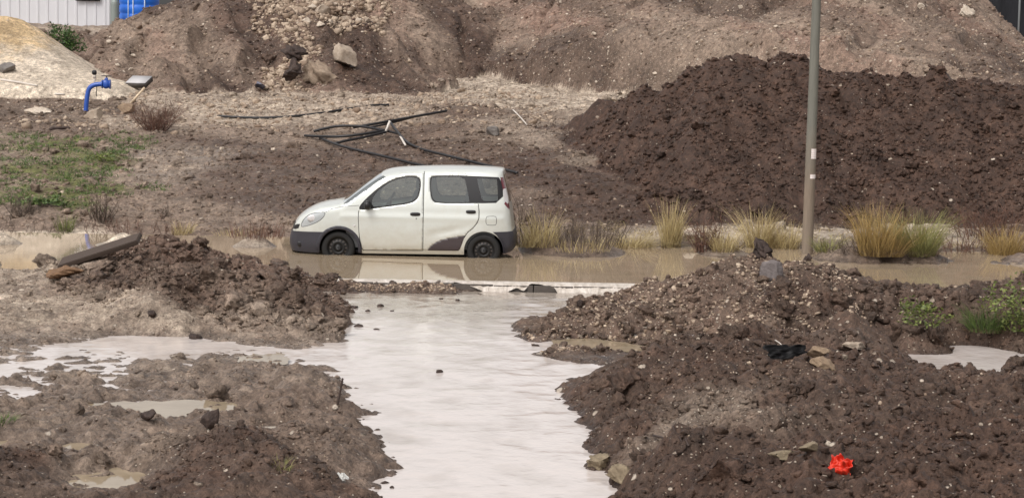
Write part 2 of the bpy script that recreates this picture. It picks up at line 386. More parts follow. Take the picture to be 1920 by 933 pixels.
def ground_material():
    M = NT("wet_soil"); p = M.coord()
    big = M.noise(p, .9, 4); mid = M.noise(p, 5, 5, .62); fine = M.noise(p, 34, 4, .7)
    tan = M.mix(big, lin(114,99,87), lin(146,129,115))
    dark = M.mix(mid, lin(50,36,29), lin(86,66,55))
    pale = M.mix(mid, lin(174,162,146), lin(208,196,180))
    och = M.mix(mid, lin(170,147,112), lin(196,173,138))
    red = M.mix(mid, lin(108,87,76), lin(138,114,101))
    brk = M.math('MULTIPLY', M.math('SUBTRACT', M.noise(p, 2.6, 6, .65), .5), 1.5)      # ragged borders between soils
    def ragged(a, k=1.0):
        a_ = M.attr(a)
        edge = M.math('MULTIPLY', M.math('MULTIPLY', a_, M.math('SUBTRACT', 1.0, a_)), 4.0)
        return M.math('ADD', a_, M.math('MULTIPLY', M.math('MULTIPLY', brk, edge), k), clamp=True)
    c = M.mix(ragged("red"), tan, red)
    c = M.mix(ragged("dark"), c, dark)
    c = M.mix(ragged("pale"), c, pale)
    c = M.mix(ragged("ochre"), c, och)
    gm = M.mapr(M.math('ADD', ragged("green"), M.math('MULTIPLY', M.math('SUBTRACT', M.noise(p, 3.2, 5, .7), .5), 1.1)), .42, .75)
    c = M.mix(M.math('MULTIPLY', gm, .84), c, M.mix(fine, lin(70,78,38), lin(112,116,66)))
    c = M.mix(1.0, c, M.mix(M.mapr(fine, .3, .7), (.6, .59, .58, 1), (1.45, 1.44, 1.42, 1)), 'MULTIPLY')
    c = M.mix(1.0, c, M.mix(M.mapr(M.noise(p, 8, 6, .72), .34, .66), (.52, .50, .49, 1), (1.5, 1.5, 1.48, 1)), 'MULTIPLY')
    tn = M.math('ADD', 1.0, M.math('MULTIPLY', M.attr("tone"), .22))
    tc = M.add("ShaderNodeCombineColor")
    for i in range(3): M.l.new(tn, tc.inputs[i])
    c = M.mix(1.0, c, tc.outputs[0], 'MULTIPLY')
    c = M.mix(1.0, c, M.mix(M.mapr(M.noise(p, 1.3, 4, .6), .35, .65), (.74, .73, .72, 1), (1.22, 1.22, 1.22, 1)), 'MULTIPLY')
    # pebbles lying in the soil, two sizes
    peb = M.attr("peb")
    hgt = M.math('ADD', M.math('MULTIPLY', mid, .5), M.math('MULTIPLY', fine, .35))
    for sc, thr, k in ((26, .33, .22), (11, .30, .11), (5.5, .30, .14)):
        v = M.vor(M.mapping(p, (1, 1, 1.3)), sc)
        sep = M.add("ShaderNodeSeparateColor"); M.l.new(v.outputs["Color"], sep.inputs[0])
        on = M.math('GREATER_THAN', M.math('MULTIPLY', peb, k * 2.0), sep.outputs[0])
        rad = M.mapr(v.outputs["Distance"], thr, thr * .72)
        f = M.math('MULTIPLY', on, rad)
        pc = M.mix(sep.outputs[1], lin(134,118,102), lin(214,200,182))
        c = M.mix(M.math('MULTIPLY', f, .9), c, pc)
        hgt = M.math('ADD', hgt, M.math('MULTIPLY', f, .35))
    wet = M.attr("wet")
    wetn = M.math('MAXIMUM', M.math('MULTIPLY', wet, M.mapr(big, .35, .6), clamp=True), M.attr('soaked'))
    rough = M.mapr(wetn, 0, 1, M.mapr(M.attr('dark'), 0, 1, .75, .52), .22)
    c = M.mix(wetn, c, M.mix(1.0, c, (.66, .66, .68, 1), 'MULTIPLY'))
    M.bump(hgt, 1.0, .07)
    M.bsdf.inputs["Specular IOR Level"].default_value = .3
    return M.fin(c, rough)
M_SOIL = ground_material()

# ------------------------------------------------------------------ soil kinds  (dark, pale, green, pebbles, wet, red)
TYPES = []
def T(vec, *pts):
    for px, py in pts: TYPES.append((px, py, vec))
T((.55,0,0,.75,.2,.2), (1080,600),(1250,565),(1350,535),(1300,600),(1400,600),(1400,510))
T((.8,0,0,.3,.3,0), (1480,540),(1600,545),(1750,580),(1850,600),(1600,600),(1500,610),(1700,620))
T((.88,0,0,.3,.25,0), (1150,740),(1300,705),(1400,670),(1500,760),(1650,740),(1800,740),(1600,690),(1250,870),(1180,820))
T((.55,.14,0,.9,.3,0), (1290,790),(1350,775))
T((.96,0,0,.25,.2,0), (1500,880),(1700,830),(1850,820),(1800,910),(1650,910),(1350,920))
T((.45,0,0,.6,.2,.6), (300,465),(360,470),(430,490))
T((.62,0,0,.35,.3,.2), (230,530),(450,530),(560,550),(350,540),(600,580))
T((.03,.34,0,.7,.2,0), (50,520),(180,575),(60,580),(300,600))
T((.15,.15,0,.4,.5,0), (450,610),(520,640))
T((.25,.2,0,.2,.8,0), (80,650),(250,650),(400,655),(150,700),(300,690))
T((.32,.10,0,.2,.7,.0), (90,800),(250,840),(180,900),(60,740),(300,730),(450,700),(580,700))
T((.85,0,0,.2,.25,0), (430,830),(380,900),(540,860),(480,900),(20,860))
T((.48,.04,0,.25,.5,0), (620,760),(660,820),(650,880),(560,780))
# the verge and the field beyond the road
T((.0,1,0,.1,.2,0), (40,443),(130,445),(210,446))
T((.35,.1,.1,.2,0,.4), (330,448),(460,440),(100,425),(250,425),(30,425))
T((.15,.62,0,.25,.5,0), (1240,440),(1340,440),(1460,441),(1570,441),(1680,443),(1770,446))
T((.55,.1,.1,.2,.1,.2), (1000,452),(1150,458),(1300,464),(1500,468),(1700,474),(1880,476),(1890,448),(1080,430),(980,420))
T((.2,0,.75,.1,.1,0), (110,270),(180,300),(100,320),(95,365),(160,350),(130,385))
T((.15,.1,.4,.1,.2,0), (30,300),(40,350),(210,330),(40,260),(230,280))
T((.15,.25,.05,.15,.9,.1), (290,290),(350,290),(330,320),(280,330))
T((.68,.0,.05,.25,.4,.1), (430,330),(500,300),(450,370),(600,350),(650,320),(400,270),(550,390),(850,290),(720,290))
T((.3,.1,.12,.2,.2,.1), (250,390),(350,390),(450,410),(560,415),(60,400),(480,250))
T((.1,.4,.1,.35,0,0), (350,195),(420,200),(480,190),(320,180),(560,205),(470,215),(620,215))
T((.15,.3,.05,.4,0,0), (700,210),(640,180),(760,180),(780,215),(250,180),(240,225))
T((.6,.05,0,.4,.1,0), (40,190),(110,185),(30,220),(100,240),(200,210),(150,180))
T((.55,0,.05,.3,.1,.1), (870,215),(830,240),(900,290),(820,215))
T((.3,.16,0,.6,.1,0), (1000,230),(1040,260),(960,240),(930,230),(1100,302))
T((.9,0,0,.2,.2,0), (1180,385),(1235,408),(1000,310),(1040,330),(1090,335),(1130,385),(1050,395),(1200,415),(1150,350),(980,290),(1020,320),(960,320),(1100,360),(1060,350),(1160,390))
T((.6,.05,.05,.3,.1,0), (990,370),(970,400))
T((.05,.5,0,.35,.1,0), (900,165),(960,175),(1010,188),(870,150),(1040,195))
tp = []
for px, py, v in TYPES:
    d = rays(px, py); ts = np.exp(np.linspace(math.log(18), math.log(95), 700))
    X = d[0] / d[1] * ts; Z = EYE.z + d[2] / d[1] * ts
    hh, _ = smoothH(X, ts); k = int(np.argmax(hh >= Z))
    tp.append((X[k], ts[k]) + v)
tp = np.array(tp)
LAYER = {1: (.66,.02,0,.4,.05,.25), 2: (.40,.05,0,.7,.0,.28), 3: (1,0,0,.10,.15,0), 4: (0,1,0,.3,0,0)}
def soil(x, y, lay):
    wx = x + fbm(x * .8, y * .8, 3, 51) * .05 * (y * .03 + .4); wy = y + fbm(x * .8, y * .5, 3, 55) * .05 * (y * .05)
    out = np.zeros((len(x), 6))
    for i in range(0, len(x), 20000):
        s = slice(i, i + 20000)
        # depth counts less far away, as fields are seen obliquely
        lx, ly = wx[s, None] / wy[s, None] * 10, np.log(wy[s, None]) * 9
        qx, qy = tp[None, :, 0] / tp[None, :, 1] * 10, np.log(tp[None, :, 1]) * 9
        w = 1 / (((lx - qx) ** 2 + (ly - qy) ** 2) + 1e-3) ** 2.2
        out[s] = (w @ tp[:, 2:]) / w.sum(1, keepdims=True)
    m = (lay == 0) & (y > 43.5) & (x > -3)
    if m.any():
        e_ = rbfD(x[m], y[m]) - rbfG(x[m], y[m]) + .5 * fbm(x[m] * .9, y[m] * .9, 4, 81)
        k_ = sstep(-.75, -.1, e_) * (y[m] > 45.2)
        out[m, 0] = np.maximum(out[m, 0], k_); out[m, 1] *= 1 - k_
    for k, v in LAYER.items():
        out[lay == k] = v
    och = np.zeros(len(x))
    m = lay == 4
    och[m] = sstep(-.9, .4, -(((x[m] + 15.1) / 1.1) ** 2 + ((y[m] - 68.7) / 1.6) ** 2) ** .5 + 1 + fbm(x[m] * 1.5, y[m] * 1.5, 3, 77) * .5)
    # hill streaks of redder and paler earth
    for k in (1, 2):
        m = lay == k
        s_ = 1.5 * fbm(x[m] * .5 + y[m] * .16, y[m] * .07, 3, 61)
        out[m, 5] = np.clip(out[m, 5] + .8 * s_, 0, 1); out[m, 0] = np.clip(out[m, 0] - .9 * fbm(x[m] * .3 + y[m] * .1, y[m] * .09, 4, 66), 0, 1)
    m = lay == 1                                                # rubble streak down the left hill
    if m.any():
        k_ = np.exp(-((x[m] + 6.6 + .25 * np.sin(y[m] * 1.7)) / .75) ** 2) + sstep(74.6, 75.4, y[m]) * (x[m] > -8.5) * (x[m] < -3.6)
        out[m, 3] = np.clip(out[m, 3] + k_ * .7, 0, 1.2); out[m, 0] = np.clip(out[m, 0] - .5 * k_, 0, 1); out[m, 5] = np.clip(out[m, 5] + .4 * k_, 0, 1)
    return out, och

KYL = 35.55
# ------------------------------------------------------------------ the ground sheet, cut where one heap meets the next
def col_angles():
    a = [0.0]
    while a[-1] < 0.62:
        a.append(a[-1] + (0.00095 if a[-1] < 0.245 else 0.00095 * (1 + (a[-1] - .245) * 60)))
    a = np.array(a); return np.concatenate([-a[:0:-1], a])
ANG = col_angles()
def row_depths():
    y = [9.0]
    while y[-1] < 420:
        v = y[-1]
        s = .00125 if 16.2 < v < 36.2 else (.004 if 36.9 < v < 40.8 else (.0011 if v < 88 else .02))
        if v < 16.2: s = .004
        y.append(v * (1 + s))
    return np.array(y)
ROW = row_depths()
YY, TT = np.meshgrid(ROW, ANG, indexing='ij')
XX = YY * TT
nr, nc = XX.shape
ZZ, LAY = terrain(XX.ravel(), YY.ravel())
so, och = soil(XX.ravel(), YY.ravel(), LAY)
idx = np.arange(nr * nc).reshape(nr, nc)
Q = np.stack([idx[:-1, :-1], idx[:-1, 1:], idx[1:, 1:], idx[1:, :-1]], -1).reshape(-1, 4)
xf, yf = XX.ravel(), YY.ravel()
qx, qy = xf[Q].mean(1), yf[Q].mean(1)
reg = LAY[Q[:, 0]].astype(int)
nearq = qy < 43
zq = ZZ[Q].max(1)
reg = np.where(nearq & inside(qx, qy, P_RUBBLE) & (zq > -.16), 5, reg)
reg = np.where(nearq & inside(qx, qy, P_GRAVEL) & (zq > -.16), 6, reg)
reg = np.where(nearq & inside(qx, qy, P_BANK) & (zq > -.16), 7, reg)
V = np.stack([xf, yf, ZZ], -1)
soaked = lambda x, y, z: np.where(y < 43, 1 - sstep(.015, .10, z - np.where(y > KYL, 0.0, SL) + .03 * fbm(x * 3, y * 3, 2, 88)), 0.0) * .9
SOAK = soaked(xf, yf, ZZ)
REG = {0: ("ground", None, None), 1: ("hill", None, None), 2: ("hill", None, None),
       3: ("soil_heap", "huge heap of dark brown freshly tipped soil behind the utility pole", "soil heap"),
       4: ("sand_heap", "pale cream sand heap with an ochre top behind the blue standpipe", "sand heap"),
       5: ("rubble_heap", "brown mound of clods and rubble with a grey plank leaning on it", "rubble heap"),
       6: ("gravel_mound", "stony brown mound between the flooded road and the foreground bank", "gravel mound"),
       7: ("mud_bank", "dark cloddy mud bank in the foreground holding a scrap of orange plastic", "mud bank")}
for k, (nm, lb, ct) in REG.items():
    q = Q[reg == k]
    u, inv = np.unique(q, return_inverse=True)
    o = mesh_obj(nm, V[u], inv.reshape(q.shape), M_SOIL, smooth=True,
                 attrs=dict(dark=so[u, 0], pale=so[u, 1], green=so[u, 2], peb=so[u, 3], wet=so[u, 4], red=so[u, 5], ochre=och[u], soaked=SOAK[u]))
    if lb: tag(o, lb, ct)
    else: tag(o, kind='structure')

# ------------------------------------------------------------------ water
def water_material(name, c0, c1, nscale, bump, dist, rough, scale=(1, 1, 1), spec=.5, streak=(.35, .65), silt_reflection=False):
    M = NT(name); p = M.coord()
    q = M.mapping(p, scale)
    w = M.add("ShaderNodeVectorMath", operation='ADD'); M.l.new(q, w.inputs[0])
    wob = M.add("ShaderNodeTexNoise"); M.l.new(q, wob.inputs["Vector"]); wob.inputs["Scale"].default_value = nscale * .4
    sc = M.add("ShaderNodeVectorMath", operation='SCALE'); M.l.new(wob.outputs["Color"], sc.inputs[0]); sc.inputs["Scale"].default_value = .25
    M.l.new(sc.outputs[0], w.inputs[1])
    n1 = M.noise(w.outputs[0], nscale, 4, .55); n2 = M.noise(w.outputs[0], nscale * 4.3, 3, .5)
    M.bump(M.math('ADD', n1, M.math('MULTIPLY', n2, .3)), bump, dist)
    f_ = M.mapr(n1, *streak)
    if silt_reflection:
        s_ = M.attr("silt_reflection")
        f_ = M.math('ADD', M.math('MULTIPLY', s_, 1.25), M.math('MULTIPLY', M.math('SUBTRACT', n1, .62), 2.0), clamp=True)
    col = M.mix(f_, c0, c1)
    M.bsdf.inputs["Specular IOR Level"].default_value = spec
    M.bsdf.inputs["IOR"].default_value = 1.33
    return M.fin(col, rough)
M_FLOOD = water_material("flood_water", lin(158,140,117), lin(168,151,128), 2.2, .05, .006, .03, (1, 1.2, 1))
M_STREAM = water_material("milky_water", lin(156,145,133), lin(208,199,193), 1.6, .5, .04, .11, (1.0, .8, 1), streak=(.3, .6), silt_reflection=True)
M_PUDDLE = water_material("puddle_water", lin(146,131,108), lin(160,146,124), 3, .06, .01, .04, spec=.3)
M_FOAM = water_material("white_foam", lin(176,166,154), lin(208,200,191), 9, .8, .03, .5, (1, .4, 1))
def sheet(name, pts, z, mat, n=1):
    o = mesh_obj(name, [(x, y, z) for x, y in pts], [list(range(len(pts)))], mat)
    return tag(o, kind='structure')
def kerb_y(x): return 35.72 - .012 * x * 0 - .0 * x
KY = 35.55
sheet("flood_water", [(-60, KY + .14), (60, KY + .14), (60, 42.6), (-60, 42.6)], 0.0, M_FLOOD)
# the stream carries real ripples
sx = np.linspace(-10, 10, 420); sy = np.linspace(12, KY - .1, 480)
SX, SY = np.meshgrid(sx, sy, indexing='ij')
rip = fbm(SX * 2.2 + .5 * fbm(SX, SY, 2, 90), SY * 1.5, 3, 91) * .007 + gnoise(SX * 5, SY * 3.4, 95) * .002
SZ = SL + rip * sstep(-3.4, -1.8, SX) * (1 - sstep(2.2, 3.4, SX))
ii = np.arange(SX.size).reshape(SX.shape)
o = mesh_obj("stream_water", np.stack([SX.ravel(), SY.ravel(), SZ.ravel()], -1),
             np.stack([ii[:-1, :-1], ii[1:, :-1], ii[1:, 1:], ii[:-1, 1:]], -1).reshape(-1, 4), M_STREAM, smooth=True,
             attrs=dict(silt_reflection=np.clip(1.0 - .95 * sstep(29.5, 34.5, SY + .8 * fbm(SX * .6, SY * .4, 3, 99)) + .25 * fbm(SX * 1.4, SY * .5, 3, 98), 0, 1).ravel()))  # darker upstream: the hill's reflection painted into the colour, with patchy silt
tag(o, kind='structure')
def puddle(pts, z):
    q = []
    for i in range(len(pts)):
        (ax, ay), (bx_0, by_0) = pts[i], pts[(i + 1) % len(pts)]
        for s in range(8): q.append((ax + (bx_0 - ax) * s / 8 + random.uniform(-9, 9), ay + (by_0 - ay) * s / 8 + random.uniform(-2.5, 2.5)))
    P = poly(q, z)
    sheet("puddle", [tuple(p) for p in P], z, M_PUDDLE)
puddle([(140,758),(300,750),(480,752),(500,775),(460,800),(400,822),(330,812),(250,795),(150,790)], -.05)
puddle([(470,800),(580,800),(585,832),(490,838)], -.0)
puddle([(440,668),(520,660),(550,672),(520,690),(450,688)], -.085)
puddle([(-40,800),(330,800),(345,880),(250,940),(-40,945)], .0)
puddle([(1030,634),(1100,628),(1280,628),(1300,640),(1250,656),(1100,660),(1040,650)], -.105)
puddle([(170,888),(235,880),(310,888),(330,912),(290,930),(180,928)], -.025)
puddle([(80,836),(150,830),(220,838),(215,862),(150,870),(80,862)], -.025)
# kerb along the drowned road, water spilling over it
M = NT("kerb_concrete"); p = M.coord()
M_KERB = M.fin(M.mix(M.noise(p, 12, 5, .7), lin(58,52,48), lin(112,104,96)), .45)
def box_verts(x0, x1, y0, y1, z0, z1):
    v = [(x, y, z) for x in (x0, x1) for y in (y0, y1) for z in (z0, z1)]
    f = [(0,1,3,2),(4,6,7,5),(0,4,5,1),(2,3,7,6),(0,2,6,4),(1,5,7,3)]
    return v, f
kx0 = -2.75
vs, fs = [], []
for i in range(9):
    a, b = kx0 + i * .62, kx0 + i * .62 + .605
    top = (-.012, -.02, -.01, -.02, -.03, -.03, -.03, -.03, -.03)[i] + random.uniform(-.004, .004)
    v, f = box_verts(a, b, KY, KY + .14, -.4, top)
    fs += [[q + len(vs) for q in ff] for ff in f]; vs += v
tag(mesh_obj("kerb", vs, fs, M_KERB), kind='structure')
# spilling sheet
nx, ns = 420, 14
vs = []
for i in range(nx):
    x = -2.7 + 6.2 * i / (nx - 1)
    for j in range(ns):
        s = j / (ns - 1)
        ww = .02 * gnoise(np.array([x * 9.0]), np.array([s * 2.0]), 201)[0] + .012 * gnoise(np.array([x * 31.0]), np.array([s]), 203)[0]
        y = KY + .26 - .36 * s - ww * 1.2 * s
        tear = gnoise(np.array([x * 1.7]), np.array([.3]), 207)[0] + .5 * gnoise(np.array([x * 6]), np.array([.3]), 208)[0]
        full = min(1, max(0, (x + .9) / .5)) if x > -.9 else max(0.15, min(1.0, .75 + tear * 1.3))
        full = full if not (-.05 < x < .75) else min(full, .8 + tear)
        s = s * (.42 + .58 * full)
        y = KY + .26 - .36 * s - ww * 1.2 * s
        z = .008 - (s ** 3.2) * .15 + ww * .25 * s
        vs.append((x, y, z))
ii = np.arange(nx * ns).reshape(nx, ns)
o = mesh_obj("overflow_water", vs, np.stack([ii[:-1, :-1], ii[:-1, 1:], ii[1:, 1:], ii[1:, :-1]], -1).reshape(-1, 4), M_FOAM, smooth=True)
tag(o, kind='structure')

# open ground behind the viewer
gx_, gy_ = np.meshgrid(np.linspace(-90, 90, 60), np.linspace(-120, 9.0, 60), indexing='ij')
gz_ = .1 + .15 * fbm(gx_ * .2, gy_ * .2, 3, 120); ii = np.arange(gx_.size).reshape(gx_.shape)
tag(mesh_obj("ground", np.stack([gx_.ravel(), gy_.ravel(), gz_.ravel() - .15], -1), np.stack([ii[:-1, :-1], ii[1:, :-1], ii[1:, 1:], ii[:-1, 1:]], -1).reshape(-1, 4), M_SOIL, smooth=True), kind='structure')
# ------------------------------------------------------------------ the car
def simple(name, col, rough=.5, metal=0.0, spec=.5, coat=0.0, noise=0.0, nsc=8):
    M = NT(name)
    M.bsdf.inputs["Metallic"].default_value = metal
    M.bsdf.inputs["Specular IOR Level"].default_value = spec
    M.bsdf.inputs["Coat Weight"].default_value = coat
    M.bsdf.inputs["Coat Roughness"].default_value = .08
    if noise:
        p = M.coord(True)
        a = tuple(c * (1 - noise) for c in col[:3]) + (1,); b = tuple(min(1, c * (1 + noise)) for c in col[:3]) + (1,)
        col = M.mix(M.noise(p, nsc, 5, .65), a, b)
    return M.fin(col, rough)
def paint_material():
    M = NT("champagne_paint"); p = M.coord(True)
    sep = M.add("ShaderNodeSeparateXYZ"); M.l.new(p, sep.inputs[0])
    # splashed mud film thick near the sills
    low = M.math('ADD', M.mapr(sep.outputs[2], .78, .22), M.math('MULTIPLY', M.math('SUBTRACT', M.noise(p, 7, 6, .75), .5), 1.1), clamp=True)
    dirt = M.math('MULTIPLY', low, .5)
    c = M.mix(dirt, lin(213,217,211), lin(166,152,126))
    M.bsdf.inputs["Metallic"].default_value = .25
    M.bsdf.inputs["Coat Weight"].default_value = .6
    M.bsdf.inputs["Coat Roughness"].default_value = .06
    return M.fin(c, M.mapr(dirt, 0, .5, .32, .6))
M_PAINT = paint_material()
M_TRIM = simple("black_trim", lin(24,23,25), .42, noise=.2)
M_BUMP = simple("grey_plastic", lin(54,53,60), .5, noise=.15)
M_CLAD = simple("plum_cladding", lin(66,57,59), .5, noise=.15)
M_RUBBER = simple("tyre_rubber", lin(22,21,20), .75, noise=.3)
M_STEEL = simple("dark_steel", lin(28,27,26), .5, .3, noise=.3)
M_DUST = simple("dusty_steel", lin(84,78,74), .6, .2)
M_CABIN = simple("cabin_trim", lin(92,94,96), .8, noise=.15)
M_SEAT = simple("seat_fabric", lin(50,54,60), .9, noise=.2)
M_RED = simple("red_lens", lin(104,28,38), .15, coat=.5)
M_CLEARLENS = simple("pale_lens", lin(206,204,204), .12, coat=.7)
M_LAMP = simple("headlight_lens", lin(182,187,188), .1, .2, coat=1.0)
def glass_material(shine=.05):
    M = NT("window_glass")
    g = M.add("ShaderNodeBsdfGlossy"); g.inputs["Roughness"].default_value = .03; g.inputs["Color"].default_value = (.95, 1, 1, 1)
    t = M.add("ShaderNodeBsdfTransparent"); t.inputs["Color"].default_value = (.66, .74, .72, 1)
    d = M.add("ShaderNodeBsdfDiffuse"); d.inputs["Color"].default_value = lin(158,160,156)   # film of dust
    fr = M.add("ShaderNodeFresnel"); fr.inputs["IOR"].default_value = 1.5
    m0 = M.add("ShaderNodeMixShader"); m0.inputs[0].default_value = .07
    M.l.new(t.outputs[0], m0.inputs[1]); M.l.new(d.outputs[0], m0.inputs[2])
    m1 = M.add("ShaderNodeMixShader"); M.l.new(M.math('ADD', fr.outputs[0], shine), m1.inputs[0])
    M.l.new(m0.outputs[0], m1.inputs[1]); M.l.new(g.outputs[0], m1.inputs[2])
    M.l.new(m1.outputs[0], M.out.inputs[0]); return M.m
M_GLASS = glass_material()

def CZ(u, v):
    """measured profile -> metres from the front bumper, metres above the ground"""
    vg = 791 + (u - 480) * .0229
    z = (vg - v) / 436.0
    return ((u - 100) / 436.0 - .0122 * z, z)
def smooth_closed(P, it=2, closed=True):
    P = [tuple(p) for p in P]
    for _ in range(it):
        Q_ = []
        n = len(P)
        for i in range(n if closed else n - 1):
            a, b = P[i], P[(i + 1) % n]
            Q_ += [(.75 * a[0] + .25 * b[0], .75 * a[1] + .25 * b[1]), (.25 * a[0] + .75 * b[0], .25 * a[1] + .75 * b[1])]
        P = Q_ if closed else [P[0]] + Q_ + [P[-1]]
    return P
def resample(P, step, closed=True):
    P = [np.array(p, float) for p in P]
    out = []
    n = len(P)
    for i in range(n if closed else n - 1):
        a, b = P[i], P[(i + 1) % n]; k = max(1, int(np.ceil(np.linalg.norm(b - a) / step)))
        out += [tuple(a + (b - a) * j / k) for j in range(k)]
    if not closed: out.append(tuple(P[-1]))
    return out
top_uv = [(112,694),(101,650),(102,595),(118,552),(132,510),(160,466),(200,428),(268,386),(350,359),(440,346),(515,333),
          (600,270),(700,196),(795,134),(860,112),(950,97),(1080,87),(1250,82),(1450,85),(1600,91),(1697,99),(1707,108),
          (1712,150),(1727,210),(1748,290),(1762,380),(1771,450),(1779,540),(1790,556),(1796,600),(1794,650),(1784,692),(1765,704)]
TOP = resample(smooth_closed([CZ(*p) for p in top_uv], 2, False), .035, False)
TOPA = np.array(TOP)
bot_uv = [(1715,713),(1700,716),(1560,718),(1420,718),(1000,712),(660,706),(480,704),(320,702)]
OUT = TOP + [CZ(*p) for p in bot_uv]
OUTA = np.array(OUT)
WF, WR, RT = CZ(480, 665), CZ(1570, 690), .29
def arc_arch(c, r, a0, a1, n=28):
    return [(c[0] + r * math.cos(a), c[1] + r * math.sin(a)) for a in np.linspace(a0, a1, n)]
def arch(c, r):
    return [(c[0] - r, 0.05)] + arc_arch(c, r, math.pi, 0) + [(c[0] + r, .05)]
ARCH_F, ARCH_R = arch((WF[0] + .015, WF[1] - .01), .335), arch((WR[0], WR[1] - .0), .335)
FLARE_F = arch((WF[0] + .015, WF[1] - .01), .395)
PUV = {}
def uvp(pts, it=0): return smooth_closed([CZ(*p) for p in pts], it) if it else [CZ(*p) for p in pts]
fw_out = uvp([(642,384),(640,352),(690,296),(760,234),(830,184),(905,148),(980,132),(1055,130),(1090,145),(1101,190),(1094,240),(1082,290),(1050,322),(1000,337),(900,350),(780,366)], 1)
rw_out = uvp([(1163,155),(1178,131),(1300,128),(1430,130),(1600,139),(1706,147),(1716,332),(1500,334),(1213,333),(1180,306),(1168,250)], 1)
def inset(P, d):
    P = np.array(P); n = len(P); c = 0
    area = .5 * sum(P[i][0] * P[(i + 1) % n][1] - P[(i + 1) % n][0] * P[i][1] for i in range(n))
    s = 1 if area > 0 else -1; out = []
    for i in range(n):
        a, b = P[i - 1], P[(i + 1) % n]; t = b - a; t = t / (np.linalg.norm(t) + 1e-9)
        out.append((P[i][0] - s * t[1] * d, P[i][1] + s * t[0] * d))
    return out
fw_in = uvp([(735,352),(735,300),(770,245),(836,194),(908,158),(980,142),(1050,140),(1080,153),(1090,190),(1083,240),(1071,285),(1042,313),(1000,327),(900,340),(780,356)], 1)
rw_in = uvp([(1173,158),(1186,140),(1300,137),(1418,140),(1440,200),(1464,322),(1460,326),(1220,325),(1192,302),(1178,250)], 1)
qw_in = uvp([(1516,154),(1530,150),(1660,156),(1667,162),(1678,305),(1670,318),(1570,318),(1556,305),(1532,220)], 1)
f_door = uvp([(1122,112),(1120,400),(1117,686),(800,684),(668,682),(655,660),(645,610),(638,540),(634,440),(635,386),(640,346),(700,282),(780,208),(880,138),(960,110),(1040,104)])
r_door = uvp([(1122,112),(1300,110),(1436,114),(1455,150),(1478,240),(1505,336),(1530,338),(1537,390),(1537,440),(1522,480),(1490,520),(1450,552),(1425,590),(1400,660),(1385,690),(1117,686),(1120,400)])
clad = uvp([(1150,684),(1180,652),(1215,625),(1260,606),(1340,588),(1440,574),(1424,600),(1410,632),(1396,672),(1380,688)])
bump_f = uvp([(60,545),(125,544),(376,543),(352,580),(330,620),(318,712),(60,712)])
bump_r = uvp([(1640,549),(1830,547),(1830,730),(1706,730),(1706,660),(1692,610),(1670,575)])
lamp = uvp([(194,508),(208,466),(246,424),(300,402),(352,394),(388,395),(378,428),(338,464),(276,492),(222,507)], 1)
grille = uvp([(120,530),(140,500),(168,490),(190,488),(176,522),(150,530)])
tail = uvp([(1690,146),(1735,146),(1735,200),(1780,385),(1752,380),(1722,340),(1712,240)])
wrap = uvp([(520,336),(596,262),(696,186),(790,120),(835,138),(760,184),(640,284),(585,330)])
def strip(P, w, closed=False):
    P = np.array(P); n = len(P); L, R = [], []
    for i in range(n):
        a = P[i - 1] if (i or closed) else P[i]; b = P[(i + 1) % n] if (i < n - 1 or closed) else P[i]
        t = b - a; t = t / (np.linalg.norm(t) + 1e-9); nn = np.array([-t[1], t[0]])
        L.append(tuple(P[i] + nn * w / 2)); R.append(tuple(P[i] - nn * w / 2))
    return L + R[::-1]
sw = .011
seams = [strip(uvp([(1122,98),(1120,400),(1117,686)]), sw), strip(uvp([(1117,686),(800,684),(668,682),(655,660),(645,610),(638,540),(634,440),(635,386)]), sw),
         strip(uvp([(1530,338),(1537,390),(1537,440),(1522,480),(1490,520),(1450,552),(1425,590)]), sw)]
flap = resample(uvp([(1588,440),(1600,430),(1655,430),(1666,442),(1666,488),(1655,498),(1600,496),(1588,486)], 1), .02)
FLAPC = strip(flap + [flap[0]], .008)
bonnet_seam = strip(uvp([(388,395),(430,372),(530,352),(640,346)]), .008)
LAMPC = strip(resample(lamp, .03) + [lamp[0]], .009)
POLYS = dict(lampc=LAMPC, arch_f=ARCH_F, arch_r=ARCH_R, fw_in=fw_in, rw_in=rw_in, qw_in=qw_in, fw_out=fw_out, rw_out=rw_out, seam0=seams[0], seam1=seams[1], seam2=seams[2],
             flap=FLAPC, bon=bonnet_seam, clad=clad, flare=FLARE_F, bump_f=bump_f, bump_r=bump_r, lamp=lamp, grille=grille, tail=tail, wrap=wrap, f_door=f_door, r_door=r_door, out=OUT)
cv, ce = [], []
for k, P in POLYS.items():
    P = resample(P, .05); b = len(cv); n = len(P)
    cv += [Vector((float(p[0]), float(p[1]))) for p in P]; ce += [(b + i, b + (i + 1) % n) for i in range(n)]
for gx in np.arange(.02, 3.9, .036):
    for gz in np.arange(.2, 1.68, .036): cv.append(Vector((float(gx) + .004 * math.sin(gz * 91), float(gz))))
r_ = geometry.delaunay_2d_cdt(cv, ce, [], 0, 1e-4)
tv = np.array([tuple(v) for v in r_[0]]); tf = np.array([tuple(f) for f in r_[2]])
cen = tv[tf].mean(1)
ins = {k: inside(cen[:, 0], cen[:, 1], np.array(P)) for k, P in POLYS.items()}
def seg_dist(P, Q):
    d = np.full(len(P), 9.0)
    for a, b in zip(Q[:-1], Q[1:]):
        ab = b - a; t = np.clip(((P - a) @ ab) / (ab @ ab + 1e-12), 0, 1)
        d = np.minimum(d, np.linalg.norm(P - (a + t[:, None] * ab), axis=1))
    return d
